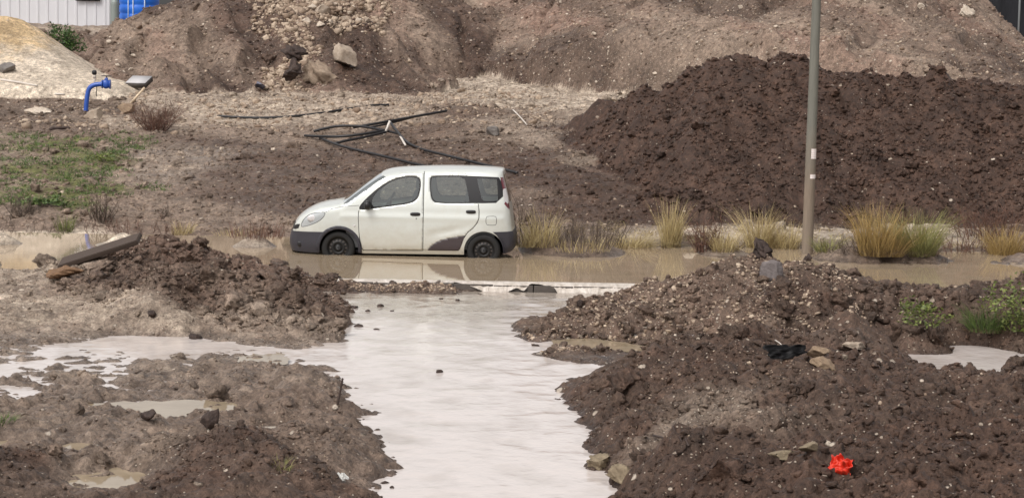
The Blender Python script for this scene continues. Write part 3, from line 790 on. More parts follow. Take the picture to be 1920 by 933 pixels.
def half_width(x, z, d):
    W = .825 - .33 * (np.clip(.72 - x, 0, None) / .72) ** 2.3 - .12 * (np.clip(x - 3.25, 0, None) / .62) ** 2
    W = W - .05 * (np.clip(.42 - z, 0, None) / .22) ** 2 + .012 * np.sin(np.clip((z - .42) / .55, 0, 1) * math.pi)
    W = W - .17 * (np.clip(z - .98, 0, None) / .66) ** 1.35
    sh = .010 * np.exp(-((z - .84) / .05) ** 2) * ((x > .9) & (x < 3.7))             # shoulder crease below the windows
    sc_ = -.016 * np.exp(-(((x - 2.75) / .35) ** 2 + ((z - .62 - .22 * (x - 2.75)) / .06) ** 2))
    r = .10
    q = np.clip(r - d, 0, r)
    return W + sh + sc_ - (r - np.sqrt(np.clip(r * r - q * q, 0, None)))
dv = seg_dist(tv, TOPA)
hw = half_width(tv[:, 0], tv[:, 1], dv)
own = np.array(['body'] * len(tf), dtype=object)
own[ins['r_door']] = 'r_door'; own[ins['f_door']] = 'f_door'
own[ins['lamp']] = 'lamp'; own[ins['grille'] & ~ins['lamp']] = 'grille'; own[ins['wrap'] & ~ins['f_door']] = 'wrap'
own[ins['bump_f']] = 'bump_f'; own[ins['bump_r']] = 'bump_r'
own[ins['flare']] = 'flare'; own[ins['clad'] & ins['r_door']] = 'clad'
for k in ('seam0', 'seam1', 'seam2', 'flap', 'bon', 'lampc'): own[ins[k]] = k
own[ins['fw_out']] = 'fw_frame'
own[ins['rw_out'] & ins['r_door']] = 'rw_frame'; own[ins['rw_out'] & ~ins['r_door']] = 'qw_frame'
own[ins['tail']] = 'tail'
own[ins['fw_in']] = 'fw'; own[ins['rw_in']] = 'rw'; own[ins['qw_in']] = 'qw'
own[~ins['out'] | ins['arch_f'] | ins['arch_r']] = 'none'
OFF = {'seam0': -.010, 'seam1': -.010, 'seam2': -.010, 'flap': -.006, 'lampc': -.004, 'bon': -.006, 'fw': -.008, 'rw': -.008, 'qw': -.008, 'fw_frame': -.004, 'rw_frame': -.004, 'qw_frame': -.004, 'clad': .004, 'flare': .012, 'bump_f': .01, 'bump_r': .012, 'lamp': .002}

SHELL = {}
def side(keys, s):
    """surface patch of one flank of the car (s = -1 the side towards the viewer)"""
    keys = [keys] if isinstance(keys, str) else keys
    fs = tf[np.isin(own, keys)]
    u, inv = np.unique(fs, return_inverse=True)
    v = np.stack([tv[u, 0], s * (hw[u] + OFF.get(keys[0], 0)), tv[u, 1]], -1)
    f = inv.reshape(fs.shape)
    return v, (f[:, ::-1] if s > 0 else f)
def join(parts):
    vs, fs = [], []; b = 0
    for v, f in parts:
        vs.append(np.asarray(v, float)); fs.append(np.asarray(f) + b); b += len(v)
    return np.concatenate(vs), np.concatenate(fs)
def with_rim(v, f, depth, s):
    """turn the open edge of a patch inwards so that it has thickness"""
    ed = {}
    for t in f:
        for i in range(3):
            e = (int(t[i]), int(t[(i + 1) % 3])); ed[e] = 1
    be = [e for e in ed if (e[1], e[0]) not in ed]
    ids = {}; vs = [tuple(q) for q in v]
    for e in be:
        for k in e:
            if k not in ids:
                ids[k] = len(vs); q = v[k]; vs.append((q[0], q[1] - s * depth, q[2]))
    fs = [tuple(t) for t in f]
    for a, b in be: fs += [(b, a, ids[a]), (b, ids[a], ids[b])]
    return np.array(vs), np.array(fs)

car = empty("car")
tag(car, "small pale champagne hatchback van standing wheel deep in the brown flood water", "car")
def part(name, geo, mat, parent=None, smooth=True, **kw):
    return mesh_obj(name, geo[0], geo[1] if isinstance(geo[1], np.ndarray) else list(geo[1]), mat, parent or car, smooth, **kw)
# strips across the car between the two flanks
edge_w = half_width(TOPA[:, 0], TOPA[:, 1], np.zeros(len(TOPA)))
tan_ = np.gradient(TOPA, axis=0); tan_ /= np.linalg.norm(tan_, axis=1, keepdims=True)
nor = np.stack([-tan_[:, 1], tan_[:, 0]], -1)
NT_ = 13
tt = np.linspace(-1, 1, NT_)
def crown(z, x): return .03 + .05 * (x < .9) + .03 * ((z > .95) & (x < 1.75))
ctr = []
for i in range(len(TOPA)):
    for t in tt:
        c = float(np.interp(TOPA[i, 0], [0, .2, .9, 1.7, 2.2, 3.6, 3.9], [.05, .05, .05, .06, .03, .02, .03])) * (1 - t * t)
        ctr.append((TOPA[i, 0] + nor[i, 0] * c, t * edge_w[i], TOPA[i, 1] + nor[i, 1] * c))
ctr = np.array(ctr)
def across(i0, i1, a=0, b=NT_ - 1, lift=0.0):
    rows = np.arange(i0, i1 + 1); cols = np.arange(a, b + 1)
    idx_ = (rows[:, None] * NT_ + cols[None, :])
    f = []
    for i in range(len(rows) - 1):
        for j in range(len(cols) - 1):
            q = (idx_[i, j], idx_[i, j + 1], idx_[i + 1, j + 1], idx_[i + 1, j])
            f += [(q[0], q[1], q[2]), (q[0], q[2], q[3])]
    f = np.array(f); u, inv = np.unique(f, return_inverse=True)
    v = ctr[u].copy()
    if lift:
        n3 = np.stack([nor[u // NT_, 0], 0 * u, nor[u // NT_, 1]], -1); v += n3 * lift
    return v, inv.reshape(f.shape)
def at_uv(u, v):
    p = np.array(CZ(u, v)); return int(np.argmin(((TOPA - p) ** 2).sum(1)))
i_b, i_g, i_h, i_w0, i_w1, i_r = at_uv(118,546), at_uv(150,486), at_uv(205,426), at_uv(520,330), at_uv(795,134), at_uv(1700,100)
i_t0, i_t1, i_rb = at_uv(1710,140), at_uv(1755,335), at_uv(1782,545)
last = len(TOPA) - 1
body = join([side('body', -1), side('body', 1), across(i_g, i_w0), across(i_w1, i_t0), across(i_t0, i_t1, 0, 1), across(i_t0, i_t1, NT_ - 2, NT_ - 1), across(i_t1, i_rb)])
part("body", body, M_PAINT)
for s in (-1, 1):
    for k in ('seam0', 'seam1', 'seam2', 'flap', 'bon', 'lampc'): part("panel_gap", side(k, s), M_TRIM)
M_SCREEN = glass_material(.30)
part("windscreen", join([across(i_w0, i_w1), side('wrap', -1), side('wrap', 1)]), M_SCREEN)
part("rear_window", across(i_t0, i_t1, 1, NT_ - 2), M_GLASS)
part("grille", join([across(i_b, i_g), side('grille', -1), side('grille', 1)]), M_TRIM)
bmp = part("front_bumper", join([across(0, i_b), side('bump_f', -1), side('bump_f', 1)]), M_BUMP)
part("rear_bumper", join([across(i_rb, last), side('bump_r', -1), side('bump_r', 1)]), M_BUMP)
def blob(c, r, n=14, m=8, sq=.6):
    v, f = [], []
    for i in range(m + 1):
        th = math.pi * i / m
        for j in range(n):
            ph = 2 * math.pi * j / n
            cs = lambda q: math.copysign(abs(q) ** sq, q)
            v.append((c[0] + r[0] * cs(math.sin(th)) * cs(math.cos(ph)), c[1] + r[1] * cs(math.sin(th)) * cs(math.sin(ph)), c[2] + r[2] * cs(math.cos(th))))
    for i in range(m):
        for j in range(n):
            a, b = i * n + j, i * n + (j + 1) % n
            f += [(a, a + n, b), (b, a + n, b + n)]
    return np.array(v), np.array(f)
def y_at(x, z):
    p = np.array([[x, z]]); return float(half_width(p[:, 0], p[:, 1], seg_dist(p, TOPA))[0])
for s in (-1, 1):
    def on_side(u, v, out=0.0):
        x, z = CZ(u, v); return (x, s * (y_at(x, z) + out), z)
    d = part("door", with_rim(*side('f_door', s), .035, s), M_PAINT)
    part("window", side('fw', s), M_GLASS, d); part("window_frame", side('fw_frame', s), M_TRIM, d)
    hx = on_side(1060, 412, .006); part("handle", blob(hx, (.088, .022, .031)), M_TRIM, d)
    kx = on_side(1068, 445, .0); part("lock", blob(kx, (.011, .006, .011), 10, 6, 1), M_TRIM, d)
    mx = on_side(706, 342, .085); mm = part("mirror", blob(mx, (.062, .095, .078), 16, 10, .75), M_TRIM, d)
    d = part("door", with_rim(*side('r_door', s), .035, s), M_PAINT)
    part("window", side('rw', s), M_GLASS, d); part("window_frame", side('rw_frame', s), M_TRIM, d)
    hx = on_side(1475, 396, .006); part("handle", blob(hx, (.086, .022, .030)), M_TRIM, d)
    part("cladding", with_rim(*side('clad', s), .01, s), M_CLAD, d)
    qw = part("quarter_window", side('qw', s), M_GLASS); part("window_frame", side('qw_frame', s), M_TRIM, qw)
    part("wheel_arch_trim", with_rim(*side('flare', s), .05, s), M_BUMP)
    hl = part("headlight", side('lamp', s), M_LAMP)
    bx = on_side(285, 440, .001); part("bulb_reflector", blob(bx, (.085, .02, .06), 16, 8, 1), M_CLEARLENS, hl)
    v, f = side('tail', s); zc = v[f].mean(1)[:, 2]
    part("tail_light", (v, f), [M_RED, M_CLEARLENS], mat_idx=np.where((zc > CZ(1740, 335)[1]) & (zc < CZ(1730, 235)[1]), 1, 0))
    tx = on_side(605, 497, .0); part("indicator", blob(tx, (.022, .010, .014), 10, 6, .8), M_CLEARLENS)
    fx = on_side(188, 638, .006); part("fog_light", blob(fx, (.05, .02, .045), 12, 8, .7), M_TRIM, bmp)
# wheels
def lathe(prof, n=48, y_sign=-1):
    v, f = [], []
    for r, y in prof:
        for j in range(n):
            a = 2 * math.pi * j / n; v.append((r * math.cos(a), y_sign * y, r * math.sin(a)))
    for i in range(len(prof) - 1):
        for j in range(n):
            a, b = i * n + j, i * n + (j + 1) % n
            f += [(a, b, b + n), (a, b + n, a + n)]
    return np.array(v), np.array(f)
for c in (WF, WR):
    for s in (-1, 1):
        w = lathe([(.185, .02), (.187, .075), (.205, .083), (.255, .083), (.278, .07), (.29, .04), (.29, -.05), (.27, -.09), (.19, -.09)], 56)
        wh = mesh_obj("wheel", w[0], w[1], M_RUBBER, car, True)
        wh.location = (c[0], s * .722, c[1]); wh.rotation_euler = (0, 0, 0 if s < 0 else math.pi)
        rm = lathe([(.19, .075), (.182, .072), (.176, .045), (.165, .03), (.150, .033), (.135, .037), (.120, .05), (.110, .056), (.085, .058), (.07, .04), (.062, .04), (.055, .06), (.04, .068), (.0, .07)], 84)
        cf = rm[0][rm[1]].mean(1); ra = np.hypot(cf[:, 0], cf[:, 2]); an = np.arctan2(cf[:, 2], cf[:, 0])
        mesh_obj("rim", rm[0], rm[1], [M_STEEL, M_DUST], wh, True, mat_idx=np.where((ra > .118) & (ra < .152) & (np.cos(14 * an) > -.1), 1, 0))
# under the skin: arch liners, floor, trim, seats, dash, steering wheel
def liner(c, r, s):
    n = 24; v, f = [], []
    if s:
        b = len(v)
        for k, a in enumerate(np.linspace(-.15, math.pi + .15, n)):
            for y in (.80, .50): v.append((c[0] + r * math.cos(a), s * y, c[1] + r * math.sin(a)))
        for k in range(n - 1):
            q = b + 2 * k; f += [(q, q + 1, q + 3), (q, q + 3, q + 2)]
        v.append((c[0], s * .50, c[1]))
        for k in range(n - 1): f.append((b + 2 * k + 1, len(v) - 1, b + 2 * k + 3))
    return np.array(v), np.array(f)
for c_ in (WF, WR):
    for s in (-1, 1): part("arch_liner", liner(c_, .37, s), M_TRIM)
def bx_(x0, x1, y0, y1, z0, z1):
    v, f = box_verts(x0, x1, y0, y1, z0, z1); t = []
    for q in f: t += [(q[0], q[1], q[2]), (q[0], q[2], q[3])]
    return np.array(v, float), np.array(t)
part("floor_pan", bx_(.15, 3.75, -.48, .48, .22, .27), M_TRIM, smooth=False)
part("sill_pan", bx_(1.02, 3.0, -.74, .74, .205, .255), M_TRIM, smooth=False)
def lining(s):
    xs = np.linspace(1.0, 3.55, 40); zs = np.linspace(.3, .93, 10); v, f = [], []
    for x in xs:
        for z in zs: v.append((x, s * (y_at(x, z) - .075), z))
    for i in range(39):
        for j in range(9):
            a = i * 10 + j; f += [(a, a + 10, a + 1), (a + 1, a + 10, a + 11)]
    return np.array(v), np.array(f)
for s in (-1, 1): part("door_lining", lining(s), M_CABIN)
part("dashboard", blob((1.28, 0, .80), (.26, .66, .15), 20, 10, .6), M_CABIN)
part("bulkhead", bx_(1.0, 1.06, -.62, .62, .3, .86), M_TRIM, smooth=False)
def rbox(c, r, tilt=0.0):
    v, f = blob(c, r, 18, 10, .45); ca, sa = math.cos(tilt), math.sin(tilt)
    x, z = v[:, 0] - c[0], v[:, 2] - c[2] + r[2]
    v = np.stack([c[0] + ca * x + sa * z, v[:, 1], c[2] - r[2] - sa * x + ca * z], -1); return v, f
for y in (-.37, .37):
    seat = part("seat", join([rbox((1.86, y, .60), (.25, .24, .09)), rbox((2.08, y, .94), (.075, .23, .36), .18)]), M_SEAT)
    part("headrest", rbox((2.21, y, 1.40), (.05, .13, .09), .12), M_SEAT, seat)
seat = part("seat", join([rbox((2.72, 0, .58), (.25, .60, .09)), rbox((2.96, 0, .92), (.075, .58, .34), .2)]), M_SEAT)
for y in (-.38, .38): part("headrest", rbox((3.08, y, 1.32), (.045, .13, .08), .12), M_SEAT, seat)
def torus(c, R, r, tilt, n=32, m=8):
    v, f = [], []
    for i in range(n):
        a = 2 * math.pi * i / n
        for j in range(m):
            b = 2 * math.pi * j / m; q = R + r * math.cos(b)
            x, y, z = r * math.sin(b), q * math.cos(a), q * math.sin(a)
            v.append((c[0] + x * math.cos(tilt) + z * math.sin(tilt), c[1] + y, c[2] - x * math.sin(tilt) + z * math.cos(tilt)))
    for i in range(n):
        for j in range(m):
            a, b = i * m + j, i * m + (j + 1) % m; c_, d_ = ((i + 1) % n) * m + j, ((i + 1) % n) * m + (j + 1) % m
            f += [(a, c_, b), (b, c_, d_)]
    return np.array(v), np.array(f)
part("steering_wheel", join([torus((1.70, -.37, 1.06), .19, .02, .5), blob((1.71, -.37, 1.06), (.04, .09, .09), 12, 8, 1), bx_(1.68, 1.72, -.54, -.20, 1.04, 1.075)]), M_TRIM)
v, f = bx_(.40, .46, -.25, .25, .36, .46)
# stand it in the water: near front and rear wheels where the photograph shows them
fx_, fy_ = on_plane(640, 478, 0.0); rx_, ry_ = on_plane(910, 484, 0.0)
yaw = math.atan2(float(ry_ - fy_), float(rx_ - fx_)) * .6
base = Vector((float(fx_ + rx_) / 2, float(fy_ + ry_) / 2, 0))
mid = Vector(((WF[0] + WR[0]) / 2, -.80, 0))
car.rotation_euler = (0, 0, yaw)
car.location = base - Matrix.Rotation(yaw, 3, 'Z') @ mid
car.location.z = -.165
car.location.x -= .045
# ------------------------------------------------------------------ loose clods and gravel
def ico(n):
    bm = bmesh.new(); bmesh.ops.create_icosphere(bm, subdivisions=n, radius=1.0)
    bm.verts.ensure_lookup_table()
    v = np.array([tuple(q.co) for q in bm.verts]); f = np.array([[q.index for q in p.verts] for p in bm.faces]); bm.free(); return v, f
ICO = {n: ico(n) for n in (1, 2, 3, 4)}
def rock_shape(n, seed, cuts=9, rough=.12, sq=(1, 1, .75)):
    r = np.random.default_rng(seed); v, f = ICO[n]; v = v.copy()
    for _ in range(cuts):
        d = r.normal(size=3); d /= np.linalg.norm(d); c = r.uniform(.36, .8)
        k = v @ d; m = k > c; v[m] -= d * (k[m] - c)[:, None]
    q = v * 2.6 + r.uniform(0, 50, 3)
    w = fbm(q[:, 0] + q[:, 2] * .7, q[:, 1] - q[:, 2] * .6, 4, seed % 91, .62)
    v *= (1 + rough * w)[:, None]
    return v * np.array(sq), f
def rots(n):
    q = rng.normal(size=(n, 4)); q /= np.linalg.norm(q, axis=1, keepdims=True); w, x, y, z = q.T
    return np.stack([np.stack([1-2*(y*y+z*z), 2*(x*y-z*w), 2*(x*z+y*w)], -1), np.stack([2*(x*y+z*w), 1-2*(x*x+z*z), 2*(y*z-x*w)], -1),
                     np.stack([2*(x*z-y*w), 2*(y*z+x*w), 1-2*(x*x+y*y)], -1)], 1)
def cloud(spec):
    """spec: list of (x, y, z, size) arrays, level; returns one merged geometry of irregular lumps"""
    V_, F_, T_, b = [], [], [], 0
    owner = []
    for (x, y, z, s, lev, cuts, rough) in spec:
        n = len(x)
        if not n: continue
        var = [rock_shape(lev, 100 + k + lev * 40, cuts, rough) for k in range(10)]
        pick = rng.integers(0, 10, n); R = rots(n)
        R[:, 2, :] *= .8
        for k in range(10):
            i = np.where(pick == k)[0]
            if not len(i): continue
            v, f = var[k]
            sc = s[i][:, None] * rng.uniform(.75, 1.3, (len(i), 3))
            P = np.einsum('nij,nvj->nvi', R[i], v[None] * sc[:, None, :]) + np.stack([x[i], y[i], z[i]], -1)[:, None, :]
            V_.append(P.reshape(-1, 3)); F_.append((f[None] + (np.arange(len(i)) * len(v))[:, None, None]).reshape(-1, 3) + b)
            T_.append(np.repeat(rng.uniform(-1, 1, len(i)), len(v))); owner.append(np.repeat(i, len(v)))
            b += len(i) * len(v)
    return np.concatenate(V_), np.concatenate(F_), np.concatenate(T_)
def place(n, x0, x1, y0, y1, keep, smin, smax, p=2.2, sink=.25, bed=-.10):
    x = rng.uniform(x0, x1, n); y = rng.uniform(y0, y1, n)
    h, lay = terrain(x, y)
    k = keep(x, y, h, lay) & (h > bed) & (np.abs(x / y) < .26)
    x, y, h = x[k], y[k], h[k]
    u = rng.uniform(0, 1, len(x)); a = p
    s = (smin ** -a + u * (smax ** -a - smin ** -a)) ** (-1 / a)
    return x, y, h + s * (.45 - sink * 2 * rng.uniform(.5, 1, len(x))) * .8, s
def clods(name, spec, label=None):
    v, f, t = cloud(spec)
    _, lay = smoothH(v[:, 0], v[:, 1])
    so_, oc_ = soil(v[:, 0], v[:, 1], lay)
    o = mesh_obj(name, v, f, M_SOIL, smooth=True, attrs=dict(dark=so_[:, 0], pale=so_[:, 1], green=so_[:, 2] * 0, peb=so_[:, 3] * .3, wet=so_[:, 4] * .7, red=so_[:, 5], ochre=oc_, tone=t, soaked=soaked(v[:, 0], v[:, 1], v[:, 2])))
    return tag(o, kind='stuff')
inR = lambda x, y, h, l: inside(x, y, P_RUBBLE)
inG = lambda x, y, h, l: inside(x, y, P_GRAVEL)
inB = lambda x, y, h, l: inside(x, y, P_BANK)
def patchy(f, sc, thr, seed):
    return lambda x, y, h, l: f(x, y, h, l) & (fbm(x / sc, y / sc, 2, seed) > thr)
LF = lambda x, y, h, l: (y < 28) & (x < 0.2) & ~inside(x, y, P_RUBBLE) & (h > -.11)
LM = lambda x, y, h, l: (y > 28) & (y < 40) & (x < -1.2) & ~inside(x, y, P_RUBBLE) & (h > -.115)
def near_spec():
    S_ = []
    def add(pl, lev, cuts, rough): S_.append((*pl, lev, cuts, rough))
    add(place(26000, -.6, 8.5, 16.8, 28, patchy(inB, .7, -.12, 306), .012, .03), 1, 4, .34)
    add(place(7000, -.6, 8.5, 16.8, 28, patchy(inB, .8, -.2, 301), .028, .075), 2, 5, .38)
    add(place(330, -.6, 8.5, 16.8, 28, inB, .06, .13, 2.6), 3, 5, .42)
    add(place(130, -.6, 8.5, 16.8, 28, patchy(inB, 1.4, 0, 308), .12, .24, 2.0, .34), 4, 6, .34)
    add(place(90, 0, 10, 28, 35.3, patchy(inG, 1.4, 0, 309), .13, .26, 2.0, .34), 4, 6, .34)
    add(place(60, -7.6, -1.6, 29.6, 38, inR, .12, .26, 2.0, .34), 4, 6, .34)
    add(place(16000, 0, 10, 28, 35.3, patchy(inG, .7, -.15, 307), .014, .036), 1, 4, .34)
    add(place(6500, 0, 10, 28, 35.3, patchy(inG, .9, -.25, 302), .03, .08), 2, 5, .38)
    add(place(420, 0, 10, 28, 35.3, inG, .07, .16, 2.6), 3, 5, .42)
    add(place(16000, -7.6, -1.6, 29.6, 38, inR, .014, .038), 1, 4, .34)
    add(place(6500, -7.6, -1.6, 29.6, 38, inR, .03, .085), 2, 5, .38)
    add(place(420, -7.6, -1.6, 29.6, 38, inR, .08, .2, 2.4), 3, 5, .42)
    add(place(4500, -7, .2, 16.8, 28, LF, .01, .028), 1, 4, .34)
    add(place(1300, -7, .2, 16.8, 28, patchy(LF, .9, .05, 303), .026, .075), 2, 5, .38)
    add(place(90, -7, .2, 16.8, 28, patchy(LF, .9, .1, 303), .07, .15), 3, 5, .42)
    mound = lambda x, y, h, l: LF(x, y, h, l) & (h > .13)
    add(place(9000, -5, -.5, 19, 24, mound, .01, .035), 1, 4, .34)
    add(place(9000, -10, -1, 28, 39, LM, .012, .034), 1, 4, .34)
    add(place(900, -10, -1, 28, 39, patchy(LM, .8, .1, 304), .03, .08), 2, 5, .38)
    return S_
clods("soil_clods", near_spec())
def far_spec():
    S_ = []
    def add(pl, lev, cuts, rough): S_.append((*pl, lev, cuts, rough))
    isD = lambda x, y, h, l: l == 3
    isF = lambda x, y, h, l: (l == 0) & (y > 43.5)
    isH = lambda x, y, h, l: (l == 1) | (l == 2)
    add(place(14000, 1, 14, 45, 55, isD, .03, .085), 1, 4, .34)
    add(place(900, 1, 14, 45, 55, patchy(isD, 1.6, -.1, 311), .07, .16, 2.8), 3, 5, .42)
    add(place(18000, -17, 8, 43.5, 72, isF, .028, .08), 1, 4, .34)
    add(place(2000, -17, 8, 43.5, 72, patchy(isF, 2, .15, 312), .07, .2, 2.6), 3, 5, .42)
    add(place(14000, -17, 19, 57, 84, isH, .035, .10), 1, 4, .34)
    add(place(500, -17, 19, 57, 84, patchy(isH, 3, .2, 313), .09, .26, 2.6), 3, 5, .42)
    return S_
clods("soil_lumps", far_spec())

def stone_material():
    M = NT("limestone"); p = M.coord(True)
    t = M.attr("tone")
    n = M.noise(p, 14, 5, .65)
    c = M.mix(M.mapr(t, -1, 1.1), lin(118,98,80), lin(200,182,160))
    c = M.mix(M.mapr(n, .42, .62), c, M.mix(.6, c, lin(126,104,86)))
    M.bump(n, .5, .02)
    return M.fin(c, .75)
M_STONE = stone_material()
def gravel(name, spec):
    v, f, t = cloud(spec)
    return tag(mesh_obj(name, v, f, M_STONE, attrs=dict(tone=t)), kind='stuff')
S_ = []
def add(pl, lev=1, cuts=9, rough=.08): S_.append((*pl, lev, cuts, rough))
add(place(9500, 0, 4.8, 28, 35.3, patchy(inG, .8, -.3, 341), .016, .06, 1.8)); add(place(900, 4, 10, 28, 35.3, inG, .012, .05, 2.0)); add(place(700, -.6, 8.5, 16.8, 28, inB, .008, .035, 2.0)); add(place(500, -7.6, -1.6, 29.6, 38, inR, .012, .045))
add(place(220, -7, .2, 16.8, 28, LF, .008, .03)); add(place(420, -10, -1, 28, 39, LM, .01, .035))
add(place(260, 1.2, 3.2, 22.5, 25.5, inB, .01, .04, 1.8))
gravel("gravel", S_)
S_ = []
add(place(110, 1, 14, 45, 55, lambda x, y, h, l: l == 3, .025, .075, 2.2))
add(place(1500, -17, 8, 43.5, 72, lambda x, y, h, l: (l == 0), .022, .085, 2.3))
add(place(9000, -17, 19, 57, 84, lambda x, y, h, l: (l == 2), .03, .10, 2.4))
add(place(1300, -17, 3, 62, 84, lambda x, y, h, l: (l == 1), .03, .11, 2.3))
# the rubble on and below the bench of the left hill
add(place(8500, -9, -3, 64, 77, lambda x, y, h, l: (l == 1) & ((np.abs(x + 6.6 + .25 * np.sin(y * 1.7)) < .55) & (y < 72) | (y > 71.4) & (x > -8.3 + .8 * gnoise(y, x, 5)) & (x < -4.1)), .045, .22, 1.5))
add(place(2600, -13, 1, 58, 67.5, lambda x, y, h, l: (l == 0) & (fbm(x * .7, y * .7, 2, 330) > -.05), .04, .2, 2.2))
add(place(500, -2.75, -.3, 35.05, 35.5, lambda x, y, h, l: h > -.2, .015, .055, 2.0))
gravel("rubble", S_)

# ------------------------------------------------------------------ single stones, blocks and slabs
def stone(name, label, cat, px, py, w, h, d, mat, seed, sink=.3, lev=4, cuts=12, rough=.10, rz=None, group=None, lift=0.0, at=None):
    g = at or ground_at(px, py)
    v, f = rock_shape(lev, seed, cuts, rough, (1, 1, 1))
    v = v / np.abs(v).max(0) * np.array([w / 2, d / 2, h / 2])
    a = (random.uniform(-.4, .4) if rz is None else rz)
    v = np.stack([v[:, 0] * math.cos(a) - v[:, 1] * math.sin(a), v[:, 0] * math.sin(a) + v[:, 1] * math.cos(a), v[:, 2] + h / 2 - sink * h], -1)
    o = mesh_obj(name, v, f, mat, smooth=True, attrs=dict(tone=np.full(len(v), .5)))
    o.location = (g.x, g.y, g.z + lift)
    return tag(o, label, cat, group)
def rockmat(name, a, b, rough=.8, sc=6):
    M = NT(name); p = M.coord(True)
    n = M.noise(p, sc, 6, .65, .3); n2 = M.noise(p, sc * 5, 4, .7)
    c = M.mix(M.mapr(n, .35, .65), lin(*a), lin(*b))
    c = M.mix(1.0, c, M.mix(n2, (.7, .7, .7, 1), (1.3, 1.3, 1.3, 1)), 'MULTIPLY')
    M.bump(M.math('ADD', n, n2), .6, .03)
    return M.fin(c, rough)
M_PALEROCK = rockmat("pale_rock", (146,130,113), (178,163,146))
M_CLAY = rockmat("pale_clay", (130,112,95), (158,140,121), .85, 4)
M_DARKCLOD = rockmat("dark_clod", (46,35,30), (76,60,52), .7, 8)
M_BROWNROCK = rockmat("brown_rock", (122,102,82), (154,133,109))
M_GREYROCK = rockmat("grey_rock", (104,98,94), (132,126,120))
M_BLUEROCK = rockmat("bluish_rock", (88,88,104), (122,121,132))
M_WHITEROCK = rockmat("white_rock", (176,161,143), (212,199,182))
M_YELLOWROCK = rockmat("yellowish_rock", (112,98,78), (150,136,112))
M_REDROCK = rockmat("ruddy_earth", (106,80,58), (134,104,76))
stone("boulder", "big cracked pale boulder with a pointed top perched on the clay ledge", "boulder", 650, 128, .82, .80, .8, M_PALEROCK, 3, .12)
stone("boulder", "wide low mass of pale clay under the pointed boulder", "boulder", 604, 158, 1.15, .95, 1.0, M_CLAY, 14, .25, 4, 8, .3)
stone("earth_stump", "dark crumbling stump of earth left of the pointed boulder, lower half", "earth lump", 548, 163, .6, .95, .6, M_DARKCLOD, 21, .1, 4, 9, .35)
stone("earth_stump", "dark ragged cap of earth overhanging the crumbling stump", "earth lump", 550, 163, .85, .5, .6, M_DARKCLOD, 24, .1, 4, 8, .4, lift=.72)
stone("rock", "bluish grey rock at the foot of the left hill beside a pale stone", "rock", 485, 165, .42, .27, .4, M_BLUEROCK, 31)
stone("rock", "pale stone just right of the bluish grey rock", "rock", 503, 168, .25, .25, .3, M_PALEROCK, 33)
stone("rock", "long white rock lying in dark soil left of the blue standpipe", "rock", 66, 215, .92, .34, .5, M_WHITEROCK, 35, .2, 4, 10, .3)
stone("rock", "grey slab of rock on the sand heap at the left edge of the view", "rock", 10, 136, .6, .38, .4, M_GREYROCK, 36, .2)
for px, py, w, h in ((1145,874,.27,.19),): 
    stone("rock", "yellowish stone half in the stream beside the mud bank, further of two", "rock", 1126, 872, .27, .17, .25, M_YELLOWROCK, 41, .3, 4, 9, .22)
    stone("rock", "rough yellowish stone at the bank edge, the nearer and larger of two", "rock", 1158, 908, .30, .24, .3, M_YELLOWROCK, 43, .25, 4, 9, .25)
stone("rock", "small tan rock touching the right end of the black plastic", "rock", 1530, 672, .30, .17, .25, M_BROWNROCK, 45, .2)
stone("rock", "tan rock below the small one beside the black plastic", "rock", 1545, 690, .30, .17, .2, M_BROWNROCK, 46, .3)
stone("rock", "flat pale rock behind the black plastic on the bank crest", "rock", 1603, 655, .36, .10, .3, M_PALEROCK, 47, .2)
stone("concrete_chunk", "broken pale concrete piece in the mud, the left longer one of a pair", "concrete", 1468, 862, .27, .11, .16, M_YELLOWROCK, 48, .15, 3, 14, .05, .35)
stone("concrete_chunk", "broken pale concrete piece in the mud, the right one of a pair", "concrete", 1522, 848, .24, .10, .14, M_YELLOWROCK, 49, .15, 3, 14, .05, .35)
stone("rock", "grey flat stone standing just below the dark clod on the gravel mound's crest", "rock", 1447, 528, .42, .40, .22, rockmat("lilac_grey_rock", (98,90,88), (124,116,114)), 51, .3, 4, 14, .12)
stone("clod", "tallest dark clod on the gravel mound's crest, left of the pole foot", "clod", 1423, 486, .40, .46, .36, M_DARKCLOD, 52, .15, 4, 8, .35)
stone("clod", "dark clod on the crest of the gravel mound right in front of the pole foot", "clod", 1514, 492, .17, .2, .16, M_DARKCLOD, 53, .2, 3, 8, .3)
stone("block", "brown block of earth at the water's edge left of the grey plank", "block", 90, 489, .33, .17, .25, M_BROWNROCK, 54, .15, 3, 12, .1)
stone("earth_lump", "ruddy flat lump of earth below the lower end of the plank", "earth lump", 120, 522, .62, .22, .4, M_REDROCK, 55, .2, 4, 7, .25)
stone("clod", "lone dark clod on the pale flat in front of the rubble heap", "clod", 284, 594, .15, .12, .14, M_DARKCLOD, 56, .2, 3, 5, .42)
stone("clod", "lone dark clod at the far edge of the wet mud flat", "clod", 367, 637, .19, .12, .16, M_DARKCLOD, 57, .2, 3, 5, .42)
stone("clod", "pointed dark clod standing right of the big tan puddle", "clod", 388, 802, .23, .21, .2, M_DARKCLOD, 58, .15, 3, 7, .2)
stone("clod", "dark clod standing between the two halves of the tan puddle", "clod", 281, 788, .18, .14, .16, M_DARKCLOD, 59, .15, 3, 7, .2)
stone("clod", "dark clod on the left tip of the gravel mound by the stream", "clod", 1088, 576, .12, .14, .12, M_DARKCLOD, 60, .15, 3, 8, .3)
stone("rock", "pale ragged stone near the ridge at the top right of the view", "rock", 1812, 32, .55, .45, .4, M_WHITEROCK, 61, .2, 4, 8, .4)
stone("rock", "white stone left of the ragged one near the top right ridge", "rock", 1727, 16, .22, .2, .2, M_WHITEROCK, 62, .2, 3)
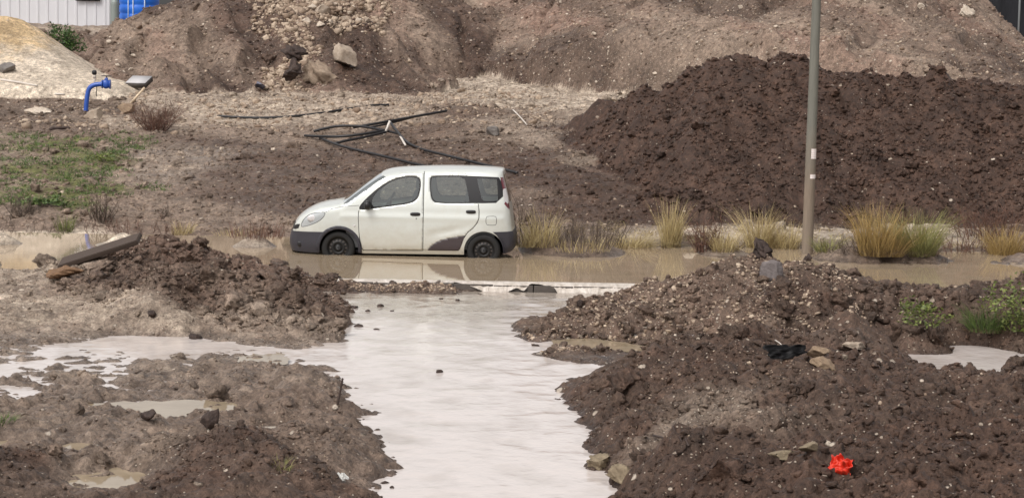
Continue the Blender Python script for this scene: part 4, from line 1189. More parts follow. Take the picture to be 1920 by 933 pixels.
stone("rock", "pale grey stone at the heel of the shallow valley above the pipes", "rock", 925, 252, .36, .26, .3, M_GREYROCK, 63, .2)
stone("rock", "round white stone lying inside the tangle of black pipes", "rock", 688, 256, .2, .14, .18, M_WHITEROCK, 64, .2, 3)
stone("rock", "tan stone at the foot of the blue standpipe", "rock", 178, 222, .62, .4, .4, M_PALEROCK, 65, .3)
stone("rock", "large tan stone under the pale stick right of the standpipe", "rock", 240, 212, .6, .36, .5, M_BROWNROCK, 66, .3)
stone("rock", "white stone caught behind the grass by the road verge", "rock", 1296, 446, .36, .22, .2, M_WHITEROCK, 67, .2, 3)
for i, (px, py, w) in enumerate(((605,30,.62),(575,44,.3),(601,50,.28),(690,42,.26),(672,45,.2),(640,8,.22),(628,14,.2),(655,30,.24),(620,47,.2),(560,46,.18),(585,20,.3),(662,18,.18),(645,40,.26))):
    stone("rock", "pale angular stone in the rubble on the bench of the left hill", "rock", px, py, w, w * .72, w * .8, M_WHITEROCK if i % 3 else M_PALEROCK, 70 + i, .15, 3, 10, .1, group="stones on the hill bench")
for i, (px, py, w) in enumerate(((417,283,.14),(205,82,.2),(250,110,.2),(222,125,.18),(1113,70,.2),(1388,18,.18),(1228,146,.16),(180,80,.12),(512,283,.12),(245,132,.18),(1485,48,.16),(1454,55,.16))):
    stone("rock", "small white stone lying loose on the bare slope", "rock", px, py, w, w * .7, w * .8, M_WHITEROCK, 90 + i, .15, 3, 10, .1, group="small white stones on the slopes")
def on_stream(px, py):
    x, y = on_plane(px, py, SL); return Vector((float(x), float(y), SL))
stone("rock", "dark wet stone breaking the surface in the middle of the stream", "rock", 0, 0, .11, .07, .09, M_DARKCLOD, 103, .45, 3, at=on_stream(822, 698))
for i, (px, py, w) in enumerate(((664,577,.14),(713,574,.12),(672,612,.13),(706,618,.1),(826,560,.08),(858,563,.07),(722,905,.09),(736,914,.06),(690,583,.08),(1002,648,.14),(735,583,.07))):
    stone("rock", "small dark stone poking out of the shallow stream edge", "rock", 0, 0, w, w * .55, w * .8, M_DARKCLOD, 110 + i, .4, 3, at=on_stream(px, py), group="small stones in the stream")

# ------------------------------------------------------------------ tubes, pole, pipes
def tube(P, r, n=8, cap=True):
    P = np.asarray(P, float); m = len(P); r = np.broadcast_to(np.asarray(r, float), (m,))
    t = np.gradient(P, axis=0); t /= np.linalg.norm(t, axis=1, keepdims=True) + 1e-12
    a = np.array([0, 0, 1.0]) if abs(t[0, 2]) < .9 else np.array([1.0, 0, 0])
    v = []
    for i in range(m):
        u = a - t[i] * (a @ t[i]); u /= np.linalg.norm(u); w = np.cross(t[i], u); a = u
        for j in range(n):
            q = 2 * math.pi * j / n; v.append(P[i] + r[i] * (math.cos(q) * u + math.sin(q) * w))
    f = []
    for i in range(m - 1):
        for j in range(n):
            x, y = i * n + j, i * n + (j + 1) % n; f += [(x, y, y + n), (x, y + n, x + n)]
    if cap:
        v += [P[0], P[-1]]; c0, c1 = len(v) - 2, len(v) - 1
        for j in range(n):
            f += [(c0, (j + 1) % n, j), (c1, (m - 1) * n + j, (m - 1) * n + (j + 1) % n)]
    return np.array(v), np.array(f)
def curve(P, k=8):
    P = np.asarray(P, float); Q = np.vstack([2 * P[0] - P[1], P, 2 * P[-1] - P[-2]]); out = []
    for i in range(1, len(Q) - 2):
        for s in np.linspace(0, 1, k, endpoint=False):
            a, b, c, d = Q[i - 1], Q[i], Q[i + 1], Q[i + 2]
            out.append(.5 * (2 * b + (c - a) * s + (2 * a - 5 * b + 4 * c - d) * s * s + (3 * b - a - 3 * c + d) * s ** 3))
    out.append(P[-1]); return np.array(out)
def pole_material():
    M = NT("weathered_pole"); p = M.coord(True)
    sep = M.add("ShaderNodeSeparateXYZ"); M.l.new(p, sep.inputs[0])
    n = M.noise(M.mapping(p, (1, 1, .12)), 22, 5, .65)
    c = M.mix(n, lin(104,92,80), lin(142,128,112))
    g = M.mix(n, lin(90,91,84), lin(126,124,114))
    c = M.mix(M.mapr(M.math('ADD', sep.outputs[2], M.math('MULTIPLY', M.noise(p, 3, 3), .8)), 1.9, 3.0), c, g)     # algae-green upper part
    M.bump(n, .3, .01)
    return M.fin(c, .75)
PB = at_depth(1513, 480, 41.1); PT = at_depth(1531, -5, 41.1)
pole = empty("utility_pole", (float(PB[0]), 41.1, -.3))
tag(pole, "tall weathered grey-green utility pole leaning slightly right with two white notices", "utility pole")
dx = (float(PT[0]) - float(PB[0])) / (float(PT[1]) - float(PB[1]))
hs = np.linspace(0, 7.2, 40)
mesh_obj("shaft", *tube(np.stack([dx * hs, 0 * hs, hs], -1), np.linspace(.103, .066, 40), 32), pole_material(), pole, True)
M = NT("paper_notice"); p = M.coord(True)
w_ = M.add("ShaderNodeTexWave", wave_type='BANDS', bands_direction='Z'); w_.inputs["Scale"].default_value = 9; w_.inputs["Distortion"].default_value = 3; M.l.new(p, w_.inputs["Vector"])
M_PAPER = M.fin(M.mix(M.mapr(w_.outputs["Fac"], .75, .95, 0, .3), lin(232,226,222), lin(196,120,118)), .7)
for (py0, py1, a0, a1) in ((279, 298, -1.62, -.30), (327, 335, -1.66, -.34)):
    z1 = float(at_depth(1522, py0, 41.0)[1]) + .3; z0 = float(at_depth(1522, py1, 41.0)[1]) + .3
    v, f = [], []
    for i in range(9):
        a = a0 + (a1 - a0) * i / 8
        for z in (z0, z1):
            rr = .103 - (.037 / 7.2) * z + .004
            v.append((dx * z + rr * math.cos(a), rr * math.sin(a), z))
    for i in range(8): f += [(2 * i, 2 * i + 2, 2 * i + 3, 2 * i + 1)]
    mesh_obj("notice", v, f, M_PAPER, pole, True)

M_PIPE = simple("black_polythene", lin(24,23,25), .42, noise=.3)
def pipe(label, pts, r=.032, lifts=None, mat=None, name="pipe", cat="pipe", group="black pipes on the slope"):
    P = []
    for i, (px, py) in enumerate(pts):
        g = ground_at(px, py); P.append((g.x, g.y, g.z + r * .7 + (lifts[i] if lifts else 0)))
    P = np.array(P); P[1:-1] = .5 * P[1:-1] + .25 * (P[:-2] + P[2:])
    P = curve(P, 6)
    o = mesh_obj(name, *tube(P, r, 8), mat or M_PIPE, smooth=True)
    return tag(o, label, cat, group)
pipe("long thin black pipe lying straight across the pale ground above the tangle", [(408,221),(444,223),(487,224),(537,223),(604,216),(662,205),(706,198),(729,199)], .032)
pipe("black pipe bent along the lower left front of the tangle", [(571,261),(600,264),(633,268),(677,265),(724,259)], .032, [.06,.08,.1,.12,.16])
pipe("black pipe arching over the top left of the tangle", [(588,255),(610,252),(633,250),(677,250),(720,256),(747,260)], .032, [.06,.12,.16,.18,.12,.1])
pipe("black pipe running from the tangle up to the right, its end in the air", [(662,250),(709,246),(745,241),(779,236),(837,229)], .032, [.12,.16,.2,.22,.26])
pipe("second black pipe beside the one that rises to the right of the tangle", [(690,249),(735,245),(775,236)], .025, [.1,.14,.2])
pipe("short black pipe along the bottom of the tangle", [(627,276),(650,273),(677,270),(724,261)], .032, [.06,.09,.11,.15])
pipe("long black pipe running down from the tangle to behind the car roof", [(600,265),(627,277),(660,284),(692,292),(740,304),(779,315),(820,322),(860,329)], .032, [.04]*8)
pipe("long black pipe dropping steeply from the tangle then down behind the car's rear roof", [(731,246),(747,260),(759,277),(790,285),(823,293),(860,303),(896,312),(940,322),(970,330)], .032, [.2,.14,.04,.04,.04,.04,.04,.04,.04])
M_STAKE = simple("pale_stake", lin(206,198,188), .7, noise=.1)
g0, g1 = ground_at(721, 259), ground_at(730, 243)
tag(mesh_obj("stake", *tube([(g0.x, g0.y - .1, g0.z + .05), (g0.x + .13, g0.y - .05, g0.z + .40)], .03, 8), M_STAKE, smooth=True), "short white stake leaning across the tangle of black pipes", "stake")
pipe("pale grey length of pipe on the bank below the steep bend", [(747,262),(753,270),(760,279)], .025, [.14,.1,.07], M_STAKE, "pipe", "pipe")

# blue standpipe
g = ground_at(161, 208)
sp = empty("standpipe", (g.x, g.y, g.z)); k = g.y / F
tag(sp, "bright blue bent water standpipe with a gate valve in front of the sand heap", "standpipe")
M_BLUE = simple("blue_enamel", lin(38,82,168), .4, coat=.4, noise=.18)
def L(px, py, dy=0.0): return np.array([(px - 161) * k, dy, (208 - py) * k])
path = curve([L(160.5, 216), L(162, 195), L(164.5, 176), L(168.5, 165), L(178, 159.5), L(190, 158), L(196, 158)], 8)
mesh_obj("bent_pipe", *tube(path, .062, 20), M_BLUE, sp, True)
def ring(p0, p1, r, n=20): return tube([p0, p1], r, n)
mesh_obj("flange", *ring(L(191, 158), L(192.6, 158), .115), M_BLUE, sp)
vb = mesh_obj("valve_body", *join([blob(L(199, 157.5), (.10, .10, .125), 16, 10, .8), ring(L(199, 153), L(199.6, 146), .045)]), M_BLUE, sp, True)
mesh_obj("flange", *ring(L(205.4, 158), L(207.2, 158), .13), M_BLUE, sp)
hw_ = mesh_obj("handwheel", *join([(lambda t: (t[0] + L(199.8, 142.6), t[1]))(torus((0, 0, 0), .125, .014, math.pi / 2)), ring(L(199.6, 147), L(199.8, 142), .016), ring(L(192, 142.6), L(207.6, 142.6), .012)]), simple("rusty_iron", lin(86,76,74), .6, .3), vb, True)
M_BRASS = simple("pale_fitting", lin(200,190,176), .5)
av = mesh_obj("air_valve", *join([ring(L(176.5, 158), L(176.8, 149), .02), ring(L(173.8, 150), L(179.6, 150), .018), blob(L(177, 144), (.05, .05, .05), 12, 8, .8)]), M_BRASS, sp, True)
mesh_obj("valve_cap", *blob(L(177, 136.5), (.062, .06, .065), 14, 8, .6), M_TRIM, av, True)
mesh_obj("hose", *tube(curve([L(181, 160), L(181.5, 168), L(180.5, 174), L(181, 181)], 5), .012, 6), M_TRIM, sp, True)

# flat grey box and the pale stick that props it
g = ground_at(258, 172)
kk = g.y / F
bx = mesh_obj("meter_box", *bx_(-.30, .30, -.28, .28, -.05, .10), simple("grey_steel_lid", lin(186,184,184), .5, 0, noise=.08), None)
bx.location = (g.x + 0, g.y + .3, g.z + .24); bx.rotation_euler = (math.radians(20), 0, math.radians(-14)); bx.data.materials.append(simple("dark_box_side", lin(70,64,60), .6))
for pl in bx.data.polygons:
    if abs(pl.normal.z) < .5: pl.material_index = 1
tag(bx, "flat grey metal box with a pale lid lying right of the blue standpipe", "metal box")
ga, gb = ground_at(245, 197), ground_at(272, 176)
tag(mesh_obj("stick", *tube([(ga.x, ga.y - .05, ga.z + .02), (ga.x + .36, ga.y + .12, ga.z + .46)], [.034, .03], 8), simple("bare_wood", lin(206,186,158), .8, noise=.15), smooth=True), "pale straight wooden stick propped below the flat grey box", "stick")
ga = ground_at(112, 186)
tag(mesh_obj("stick", *tube([(ga.x - .13, ga.y, ga.z + .04), (ga.x + .14, ga.y, ga.z + .03)], .022, 8), M_STAKE, smooth=True), "short white stick lying flat on dark soil left of the standpipe", "stick")

# grey plank leaning on the rubble heap
ga, gb = ground_at(133, 500), ground_at(262, 452)
A_, B_ = np.array((ga.x - .14, ga.y - .05, ga.z + .01)), np.array(at_depth(262, 449, ga.y - .35)); B_ = np.array((B_[0], ga.y - .30, B_[1]))
dr = Vector(B_ - A_); ln = dr.length
v, f = [], []
M = NT("grey_plank"); p = M.coord(True)
n = M.noise(M.mapping(p, (1, 9, 9)), 7, 6, .7)
M.bump(n, .4, .01); M_PLANK = M.fin(M.mix(n, lin(50,40,34), lin(86,72,62)), .7)
bm = bmesh.new(); bmesh.ops.create_cube(bm, size=1.0)
for q in bm.verts: q.co = Vector((q.co.x * ln, q.co.y * .30, q.co.z * .075))
bmesh.ops.bevel(bm, geom=bm.edges[:], offset=.012, segments=2, affect='EDGES')
me = bpy.data.meshes.new("plank"); bm.to_mesh(me); bm.free(); me.materials.append(M_PLANK)
o = bpy.data.objects.new("plank", me); COL.objects.link(o)
xa = dr.normalized(); za = Vector((0, -.38, 1)); za = (za - xa * za.dot(xa)).normalized(); ya = za.cross(xa)
o.matrix_world = Matrix.Translation(Vector((A_ + B_) / 2) + za * .02) @ Matrix((xa, ya, za)).transposed().to_4x4()
tag(o, "thick weathered grey plank sloping down the left side of the rubble heap", "plank")

# sticks and litter near the stream
M_BARK = simple("wet_bark", lin(58,44,38), .6, noise=.3)
g = ground_at(632, 756)
st = mesh_obj("stick", *join([tube(curve([(0, 0, -.03), (.02, 0, .06), (.035, 0, .14), (.055, -.01, .25), (.058, -.01, .26)], 4), np.linspace(.013, .009, 17), 7),
                              tube(curve([(.046, 0, .19), (.075, -.01, .20), (.10, -.01, .165)], 4), np.linspace(.008, .004, 9), 6)]), M_BARK, smooth=True)
st.location = (g.x, g.y, g.z); tag(st, "dark forked stick standing upright at the left edge of the stream", "stick")
def lying_stick(px0, py0, px1, py1, r, mat, label, lift=.02):
    a, b = ground_at(px0, py0), ground_at(px1, py1); a, b = np.array(a), np.array(b); m = (a + b) / 2 + np.array((0, 0, .01))
    P = curve([a + (0, 0, lift), m + (0, 0, lift), b + (0, 0, lift)], 6)
    P[:, 2] = np.maximum(P[:, 2], np.array([zof(q[0], q[1]) for q in P]) + r * .4)
    tag(mesh_obj("stick", *tube(P, np.linspace(r, r * .7, len(P)), 7), mat, smooth=True), label, "stick")
lying_stick(1225, 822, 1291, 842, .011, M_BARK, "straight dark stick lying on the mud bank above the yellowish stones", .03)
lying_stick(1453, 642, 1470, 655, .008, M_STAKE, "thin pale twig poking up behind the black plastic")
lying_stick(962, 208, 988, 238, .02, M_STAKE, "pale root lying at the mouth of the shallow valley")
lying_stick(0, 152, 70, 163, .03, M_STAKE, "long thin pale stick along the foot of the sand heap")
lying_stick(94, 246, 130, 243, .05, M_BARK, "short dark log in the soil below the standpipe")
lying_stick(1740, 75, 1762, 108, .03, M_STAKE, "pale stick lying down the slope near the right ridge") if False else None
def crumple(name, label, cat, px, py, w, h, mat, seed, lift=.03, amp=.05, rot=(1.0, 0, .3)):
    n = 22; r = np.random.default_rng(seed)
    u, v_ = np.meshgrid(np.linspace(-.5, .5, n), np.linspace(-.5, .5, n), indexing='ij')
    rad = 1 + .28 * fbm(np.arctan2(v_, u) * 1.3 + seed, u * 0 + seed, 2, seed)
    x, y = u * w * rad, v_ * h * rad
    z = fbm(u * 4 + seed, v_ * 4, 3, seed) * amp + np.abs(gnoise(u * 3.1 + seed, v_ * 3.1, seed + 3)) * amp * 1.6 - (u * u + v_ * v_) * amp * 2.2
    ii = np.arange(n * n).reshape(n, n)
    P = np.stack([x.ravel(), y.ravel(), z.ravel()], -1)
    f1 = np.stack([ii[:-1, :-1], ii[1:, :-1], ii[1:, 1:], ii[:-1, 1:]], -1).reshape(-1, 4)
    o = mesh_obj(name, P, f1, mat, smooth=False)
    sm = o.modifiers.new("thickness", 'SOLIDIFY'); sm.thickness = .0025
    g = ground_at(px, py); o.location = (g.x, g.y, g.z + lift); o.rotation_euler = rot
    return tag(o, label, cat)
crumple("plastic_scrap", "bright orange-red crumpled plastic scrap lying on the dark mud bank", "litter", 1576, 886, .18, .16, simple("orange_plastic", lin(206,52,30), .4, spec=.5), 5, .05, .05, (.95, .1, -.3))
crumple("plastic_sheet", "black plastic sheet half buried on the crest of the mud bank", "litter", 1474, 672, (.44), .17, simple("black_plastic", lin(9,8,9), .5, spec=.2), 8, .06, .018, (.9, 0, .25))
crumple("plastic_scrap", "torn white and grey plastic scrap on the mud by the stream's left bank", "litter", 640, 898, .14, .06, simple("white_plastic", lin(206,206,202), .4), 11, .02, .03, (.7, 0, -.9))
crumple("plastic_scrap", "white plastic scrap snagged on stones beside the drowned kerb", "litter", 778, 531, .1, .08, simple("green_grey_plastic", lin(148,150,120), .5), 13, .03, .04, (.9, 0, 0)) if False else None
# ------------------------------------------------------------------ wall, tank, cylinder, dark screen at the back
M_CLADW = simple("white_cladding", lin(206,206,208), .45, .0, noise=.05, nsc=2)
x0, x1 = float(at_depth(-160, 20, 92)[0]), float(at_depth(207, 20, 92)[0])
prof = []
x = x0
while x < x1:
    for dx_, dy_ in ((0, 0), (.26, 0), (.275, -.025), (.355, -.025), (.38, 0)): prof.append((x + dx_, dy_))
    x += .38
v = [(a, 92 + b, z) for a, b in prof for z in (2.2, 9.0)]
f = [(2 * i, 2 * i + 2, 2 * i + 3, 2 * i + 1) for i in range(len(prof) - 1)]
wall = mesh_obj("metal_wall", v, f, M_CLADW)
sm = wall.modifiers.new("thickness", 'SOLIDIFY'); sm.thickness = .05; sm.offset = -1
tag(wall, "white corrugated metal wall beyond the sand heap at the top left", "metal wall")
mesh_obj("end_post", *bx_(x1 - .02, x1 + .22, 91.9, 92.2, 2.2, 9.0), simple("grey_post", lin(168,170,172), .5), wall)
xa, xb = float(at_depth(140, 2, 91.7)[0]), float(at_depth(186, 2, 91.7)[0]); zt = float(at_depth(163, 2.0, 91.7)[1])
o = mesh_obj("sign", *bx_(xa, xb, 91.86, 91.90, zt, zt + .5), M_TRIM); tag(o, "dark sign on the white metal wall, only its lower edge in view", "sign")
c0 = at_depth(215, 28, 88); z0 = float(c0[1])
cyl = empty("gas_cylinder", (float(c0[0]), 88, z0 - .6)); tag(cyl, "grey-green gas cylinder standing between the white wall and the blue tank", "gas cylinder")
M_GREY = simple("grey_green_steel", lin(130,138,134), .45, .1, noise=.1)
mesh_obj("cylinder_body", *lathe([(0, 0), (.15, 0), (.15, .9)], 24), M_GREY, cyl, True).rotation_euler = (-math.pi / 2, 0, 0)
me_ = lathe([(.02, 0), (.155, .0), (.155, 1.0), (.145, 1.08), (.11, 1.15), (.11, 1.3), (.0, 1.3)], 28)
cyl.children[0].data.clear_geometry()
cyl.children[0].data.from_pydata([(a[0], a[2], -a[1]) for a in me_[0]], [], [tuple(int(i) for i in t) for t in me_[1]])
cyl.children[0].rotation_euler = (0, 0, 0); cyl.children[0].data.update()
mesh_obj("collar", *tube([(0, 0, 1.28), (0, 0, 1.42)], .10, 20), simple("dark_collar", lin(92,98,98), .5), cyl, True)
c0 = at_depth(258, 26, 88.6)
tank = empty("water_tank", (float(c0[0]), 89.0, float(c0[1]) - 1.0)); tag(tank, "bright blue plastic water tank with pale straps half hidden by the left hill", "water tank")
M_TANK = simple("blue_plastic", lin(28,104,206), .4, noise=.12, nsc=3)
prof = [(0, 0), (.74, 0)]
for i in range(8): prof += [(.76, .05 + i * .34), (.76, .27 + i * .34), (.735, .30 + i * .34), (.735, .34 + i * .34)]
prof += [(.74, 2.8), (.4, 3.05), (0, 3.1)]
me_ = lathe(prof, 48)
mesh_obj("tank_body", np.stack([me_[0][:, 0], me_[0][:, 2], -me_[0][:, 1]], -1), me_[1], M_TANK, tank, True)
for a in (-1.98, -1.72, -1.15):
    px_, py_ = .775 * math.cos(a), .775 * math.sin(a)
    mesh_obj("strap", *tube([(px_, py_, 0), (px_, py_, 2.8)], .022, 8), simple("pale_strap", lin(196,212,232), .5), tank, True)
# dark screen beyond the right ridge
M = NT("black_netting"); p = M.coord(True)
n = M.noise(M.mapping(p, (1, 1, .35)), 2.5, 5, .6)
M.bump(n, .6, .08); M_NET = M.fin(M.mix(n, lin(14,15,19), lin(34,36,42)), .85)
xs = np.linspace(float(at_depth(1780, 30, 82)[0]), float(at_depth(2150, 30, 82)[0]), 90); zs = np.linspace(1.0, 9.0, 40)
X_, Z_ = np.meshgrid(xs, zs, indexing='ij')
Y2 = 82 + .12 * fbm(X_ * 1.2, Z_ * .4, 3, 401)
ii = np.arange(X_.size).reshape(X_.shape)
scr = mesh_obj("netting_screen", np.stack([X_.ravel(), Y2.ravel(), Z_.ravel()], -1), np.stack([ii[:-1, :-1], ii[1:, :-1], ii[1:, 1:], ii[:-1, 1:]], -1).reshape(-1, 4), M_NET, smooth=True)
sm = scr.modifiers.new("thickness", 'SOLIDIFY'); sm.thickness = .02
tag(scr, "near black netting screen standing beyond the right ridge of the pebble hill", "screen")
c0 = at_depth(1909, 60, 79)
tag(mesh_obj("metal_post", *tube([(float(c0[0]), 79, 2.0), (float(c0[0]) + .03, 79, 9)], .035, 10), simple("galvanised_post", lin(150,156,158), .5, .3), smooth=True), "thin grey metal post standing in front of the black netting screen", "post")

# ------------------------------------------------------------------ plants
def leafmat(name, a, b, rough=.6, trans=True):
    M = NT(name); t = M.attr("tone")
    c = M.mix(M.mapr(t, -1, 1), lin(*a), lin(*b))
    c = M.mix(M.mapr(t, -1.1, -1.3), c, lin(92, 74, 54))
    if trans:
        M.bsdf.inputs["Subsurface Weight"].default_value = 0
    return M.fin(c, rough)
M_STRAW = leafmat("straw_grass", (126,108,70), (200,182,134))
M_GOLD = leafmat("golden_grass", (116,94,54), (178,152,96))
M_GREENGRASS = leafmat("green_grass", (88,92,50), (156,152,92))
M_GREYTWIG = leafmat("grey_twigs", (66,54,46), (120,104,90))
M_REDTWIG = leafmat("ruddy_twigs", (72,50,41), (122,88,72))
M_LEAF = leafmat("green_leaves", (46,66,30), (96,116,56))
M_DARKLEAF = leafmat("dark_leaves", (34,56,28), (82,112,50))
M_YELLEAF = leafmat("yellow_green_leaves", (66,80,34), (120,128,62))
def blades(n, base_r, h, spread, droop, w, seed, seg=5, hv=.35):
    r = np.random.default_rng(seed); V_, F_, T_ = [], [], []
    for i in range(n):
        a = r.uniform(0, 2 * math.pi); q = base_r * math.sqrt(r.uniform()); bx0, by0 = q * math.cos(a), q * math.sin(a)
        a2 = a + r.normal() * .9; ln_ = h * (1 - hv + hv * 2 * r.uniform() * .8) ; lean = spread * (q / base_r * .5 + abs(r.normal()) * .45); dr_ = droop * r.uniform(.3, 2.0)
        s = np.linspace(0, 1, seg + 1)
        out = lean * ln_ * (s + dr_ * s ** 3); z = ln_ * (s - min(.75, dr_ * .6 * lean) * s ** 3)
        cx, cy = bx0 + math.cos(a2) * out, by0 + math.sin(a2) * out
        wd = w * r.uniform(.7, 1.3) * (1 - s ** 2 * .92) / 2; th = r.uniform(0, math.pi)
        b = len(V_) * 0 + sum(len(k) for k in V_)
        P = np.empty(((seg + 1) * 2, 3)); P[0::2] = np.stack([cx + math.cos(th) * wd, cy + math.sin(th) * wd, z], -1); P[1::2] = np.stack([cx - math.cos(th) * wd, cy - math.sin(th) * wd, z], -1)
        V_.append(P); F_ += [(b + 2 * j, b + 2 * j + 1, b + 2 * j + 3, b + 2 * j + 2) for j in range(seg)]
        T_.append(np.full(len(P), r.uniform(-1, 1)) + np.repeat(s, 2) * .3)
    return np.concatenate(V_), np.array(F_), np.concatenate(T_)
def tussock(label, px, py, n, base_r, h, spread, droop, mat, seed, group="grass tussocks along the road verge", w=.008, skew=0.0, name="grass_tussock", cat="grass"):
    g = ground_at(px, py)
    v, f, t = blades(int(n * 1.45), base_r, h, spread, droop, w, seed, hv=.5)
    if h > .4:                                   # a leaning side clump
        v2, f2, t2 = blades(n // 2, base_r * .6, h * .7, spread * 1.3, droop * 1.3, w, seed + 500, hv=.6)
        rr = np.random.default_rng(seed); v2[:, 0] += base_r * rr.choice([-1.1, 1.1]) + v2[:, 2] * rr.uniform(-.3, .3); v2[:, 1] += base_r * rr.uniform(-.8, .8)
        f = np.concatenate([f, f2 + len(v)]); v = np.concatenate([v, v2]); t = np.concatenate([t, t2 - .15])
    if h > .3:                                   # dead litter round the foot
        v2, f2, t2 = blades(n // 2, base_r * 1.25, h * .34, 1.3, 1.0, w, seed + 300)
        f = np.concatenate([f, f2 + len(v)]); v = np.concatenate([v, v2]); t = np.concatenate([t, t2 * .3 - 1.5])
    v[:, 0] += skew * v[:, 2]
    o = mesh_obj(name, v, f, mat, attrs=dict(tone=t)); o.location = (g.x, g.y, g.z - .03)
    return tag(o, label, cat, group)
GV = "grass tussocks along the road verge"
tussock("thin straw tussock right behind the car's rear bumper", 1018, 461, 170, .26, .62, .45, .5, M_STRAW, 1)
tussock("low arching straw tussock with a dark drooping heart left of the tall narrow one", 1180, 468, 240, .26, .50, 1.1, 1.0, M_STRAW, 2)
tussock("tall narrow golden tussock between the arching one and the ruddy twigs", 1254, 466, 190, .13, .80, .28, .4, M_STRAW, 3, skew=.12)
tussock("small yellow tussock just right of the ruddy twigs", 1356, 470, 150, .2, .46, .6, .6, M_STRAW, 4)
tussock("tall golden tussock left of the pole beside a paler one", 1422, 466, 260, .22, .74, .5, .5, M_STRAW, 5)
tussock("pale wispy tussock immediately left of the pole", 1474, 470, 170, .2, .55, .6, .5, M_STRAW, 6)
tussock("low olive tussock immediately right of the pole", 1552, 470, 120, .22, .34, .8, .7, M_GREENGRASS, 7)
tussock("big rusty golden tussock touching the large green one", 1640, 476, 420, .28, .82, .42, .5, M_GOLD, 8)
tussock("large green rounded tussock right of the pole", 1716, 478, 520, .34, .74, .6, .5, M_GREENGRASS, 9)
tussock("orange gold tussock at the right end of the verge", 1882, 480, 330, .26, .56, .55, .6, M_GOLD, 10)
tussock("yellow tuft on the verge left of the rubble heap", 122, 434, 90, .16, .34, .5, .5, M_YELLEAF, 11)
tussock("yellow tuft on the verge behind the rubble heap's top", 340, 441, 110, .2, .3, .6, .5, M_STRAW, 12)
tussock("ruddy weeds on the verge just ahead of the car's bonnet", 482, 446, 130, .5, .3, .4, .4, M_REDTWIG, 13)
tussock("pale dry weeds in front of the car's nose", 445, 447, 90, .4, .22, .5, .4, M_STRAW, 14)
tussock("short dry grass at the waterline below the tall dead stems", 1090, 468, 130, .5, .26, .6, .5, M_STRAW, 15)
def twigs(n, h, r0, seed, br=4, w=.007, spread=.4):
    r = np.random.default_rng(seed); parts_, T_ = [], []
    for i in range(n):
        a = r.uniform(0, 6.28); q = r0 * math.sqrt(r.uniform()); d = np.array([math.cos(a) * spread * r.uniform(), math.sin(a) * spread * r.uniform(), 1.0]); d /= np.linalg.norm(d)
        p0 = np.array([q * math.cos(a), q * math.sin(a), -.04]); L_ = h * r.uniform(.3, 1.0)
        p1 = p0 + d * L_ * .5 + r.normal(size=3) * .03; p2 = p0 + d * L_ + r.normal(size=3) * .06
        g_ = tube([p0, p1, p2], [w, w * .7, w * .35], 3, False); parts_.append(g_); T_.append(np.full(len(g_[0]), r.uniform(-1, 1)))
        for k in range(br):
            s = r.uniform(.3, .95); c = p0 + (p2 - p0) * s; e = c + (d * .6 + r.normal(size=3) * .55) * L_ * .28
            g_ = tube([c, (c + e) / 2 + r.normal(size=3) * .015, e], [w * .5, w * .4, w * .25], 3, False); parts_.append(g_); T_.append(np.full(len(g_[0]), r.uniform(-1, 1)))
    v, f = join(parts_); return v, f, np.concatenate(T_)
def bush(label, px, py, n, h, r0, mat, seed, br=5, w=.007, spread=.5, name="dry_bush", cat="bush", group="dry bushes"):
    g = ground_at(px, py); v, f, t = twigs(n, h, r0, seed, br, w, spread)
    o = mesh_obj(name, v, f, mat, attrs=dict(tone=t)); o.location = g
    return tag(o, label, cat, group)
bush("ruddy brown dry bush in the soil right of the standpipe", 292, 244, 110, .85, .30, M_REDTWIG, 21, 9, .007, 1.1)
bush("tall grey dead bush on the verge left of the rubble heap's crest", 188, 412, 34, .62, .2, M_GREYTWIG, 22, 7, .009)
bush("low rounded brown bush on the left verge", 42, 402, 60, .34, .24, M_GREYTWIG, 23, 6, .008, .9)
bush("ruddy upright twigs on the verge between the tall narrow tussock and the yellow one", 1320, 470, 46, .62, .16, M_REDTWIG, 24, 6, .010)
bush("thin dead stems close behind the car", 985, 457, 22, .9, .25, M_GREYTWIG, 25, 5, .008)
bush("wide grey patch of dead stems between the car and the arching tussock", 1105, 458, 90, .62, .62, M_GREYTWIG, 26, 6, .007, .6)
bush("sparse dead stems on the right verge beside the orange gold tussock", 1800, 476, 50, .42, .6, M_REDTWIG, 27, 5, .008)
bush("dark ruddy bush at the foot of the dark heap near the right edge", 1850, 445, 70, .7, .55, M_REDTWIG, 28, 6, .009, .7)
bush("thin dead weeds along the verge below the grass patch", 250, 436, 60, .28, .9, M_REDTWIG, 29, 5, .007)
bush("small stump of dead stems on the field ahead of the car", 308, 408, 12, .26, .06, M_GREYTWIG, 30, 3, .01, .2)
bush("thin dead weeds at the far left of the verge", 60, 432, 60, .24, .9, M_GREYTWIG, 31, 5, .007)
bush("thin dead weeds right of the pole in front of the pale strip", 1585, 470, 26, .3, .3, M_GREYTWIG, 32, 4, .007)
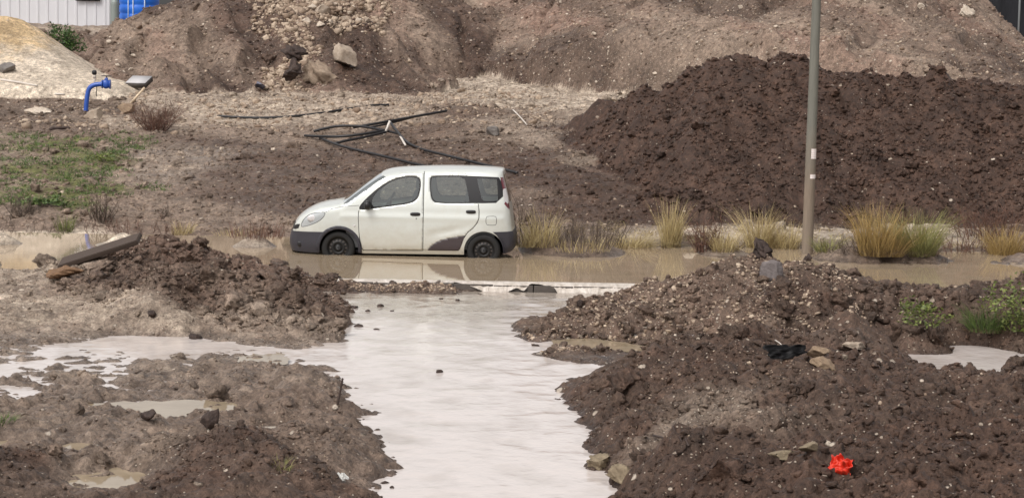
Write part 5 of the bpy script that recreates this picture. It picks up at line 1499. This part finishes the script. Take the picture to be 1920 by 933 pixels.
def leafy(label, px, py, n, rx, ry, rz, leaf, mat, seed, name="leafy_bush", cat="plant", stems=12, group=None, at=None):
    g = at or ground_at(px, py); r = np.random.default_rng(seed)
    root = empty(name, g); tag(root, label, cat, group)
    V_, F_, T_ = [], [], []
    cl = r.normal(size=(14, 3)) * np.array([rx, ry, rz]) * .5 + np.array([0, 0, rz * .8])
    for i in range(n):
        c = cl[r.integers(14)] + r.normal(size=3) * np.array([rx, ry, rz]) * .22; c[2] = max(c[2], .01)
        d = r.normal(size=3); d[2] = abs(d[2]) * .6; d /= np.linalg.norm(d); u = np.cross(d, r.normal(size=3)); u /= np.linalg.norm(u)
        s = leaf * r.uniform(.6, 1.4); b = len(V_)
        V_ += [c, c + d * s * .5 + u * s * .24, c + d * s, c + d * s * .5 - u * s * .24]; F_.append((b, b + 1, b + 2, b + 3)); T_ += [r.uniform(-1, 1)] * 4
    mesh_obj("foliage", V_, np.array(F_), mat, root, attrs=dict(tone=T_))
    ps = [tube([(r.normal() * rx * .1, r.normal() * ry * .1, -.04), (cl[k][0] * .5, cl[k][1] * .5, cl[k][2] * .6), tuple(cl[k])], [.008, .006, .003], 4, False) for k in range(min(stems, 14))]
    v, f = join(ps); mesh_obj("stems", v, f, M_GREYTWIG, root, attrs=dict(tone=np.zeros(len(v))))
    return root
leafy("dense dark green bush behind the right slope of the sand heap", 128, 104, 1300, .44, .4, .42, .09, M_DARKLEAF, 41, at=Vector((float(at_depth(124, 96, 70.6)[0]), 70.6, float(at_depth(124, 98, 70.6)[1]))))
leafy("yellow-green straggly plant low on the gravel mound's right flank", 1722, 615, 420, .30, .25, .20, .055, M_YELLEAF, 42)
leafy("leafy green plant at the right edge above the pale puddle", 1905, 622, 700, .34, .3, .36, .06, M_YELLEAF, 43)
tussock("bright green grass clump left of the leafy plant at the right edge", 1853, 620, 420, .26, .36, .7, .6, M_LEAF, 44, None, .008)
leafy("low bright green weeds on the field at the left verge", 85, 385, 420, .5, .4, .10, .08, M_LEAF, 45)
leafy("small yellow-green weed on the field right of the grass patch", 190, 303, 160, .3, .25, .10, .07, M_YELLEAF, 46)
tussock("small green grass tuft at the left edge in the foreground mud", 4, 792, 120, .10, .13, .8, .6, M_LEAF, 47, None, .006)
tussock("sparse green weed on the dark mud left of the stream", 528, 880, 40, .08, .13, .6, .5, M_GREENGRASS, 48, None, .005)
# thin grass on the left field
def grass_patch():
    n = 5600; x = rng.uniform(-14, -6, n); y = rng.uniform(45, 58, n)
    h, lay = terrain(x, y); s_, _ = soil(x, y, lay)
    k = (s_[:, 2] > .22) & (fbm(x * .9, y * .9, 3, 501) > -.15); x, y, h = x[k], y[k], h[k]
    V_, F_, T_ = [], [], []; b = 0
    for i in range(len(x)):
        v, f, t = blades(5, .05, .10, .9, .6, .014, int(i % 97), 2)
        V_.append(v + (x[i], y[i], h[i])); F_.append(f + b); T_.append(t); b += len(v)
    tag(mesh_obj("grass", np.concatenate(V_), np.concatenate(F_), M_LEAF, attrs=dict(tone=np.concatenate(T_))), kind='stuff')
grass_patch()

def verge_litter():
    n = 2600; x = rng.uniform(-10.5, 11, n); y = 41.5 + rng.gamma(2.0, .55, n)
    h, lay = terrain(x, y)
    k = (h > .02) & (fbm(x * 1.1, y * 1.1, 3, 601) > -.12) & (y < 45.4); x, y, h = x[k], y[k], h[k]
    V_, F_, T_ = [], [], []; b = 0
    for i in range(len(x)):
        v, f, t = blades(6, .07, float(rng.uniform(.05, .2)), 1.0, .8, .009, int(i % 97), 3)
        V_.append(v + (x[i], y[i], h[i] - .01)); F_.append(f + b); T_.append(t * .6 - rng.uniform(0, 1.4)); b += len(v)
    tag(mesh_obj("dry_grass", np.concatenate(V_), np.concatenate(F_), M_STRAW, attrs=dict(tone=np.concatenate(T_))), kind='stuff')
verge_litter()
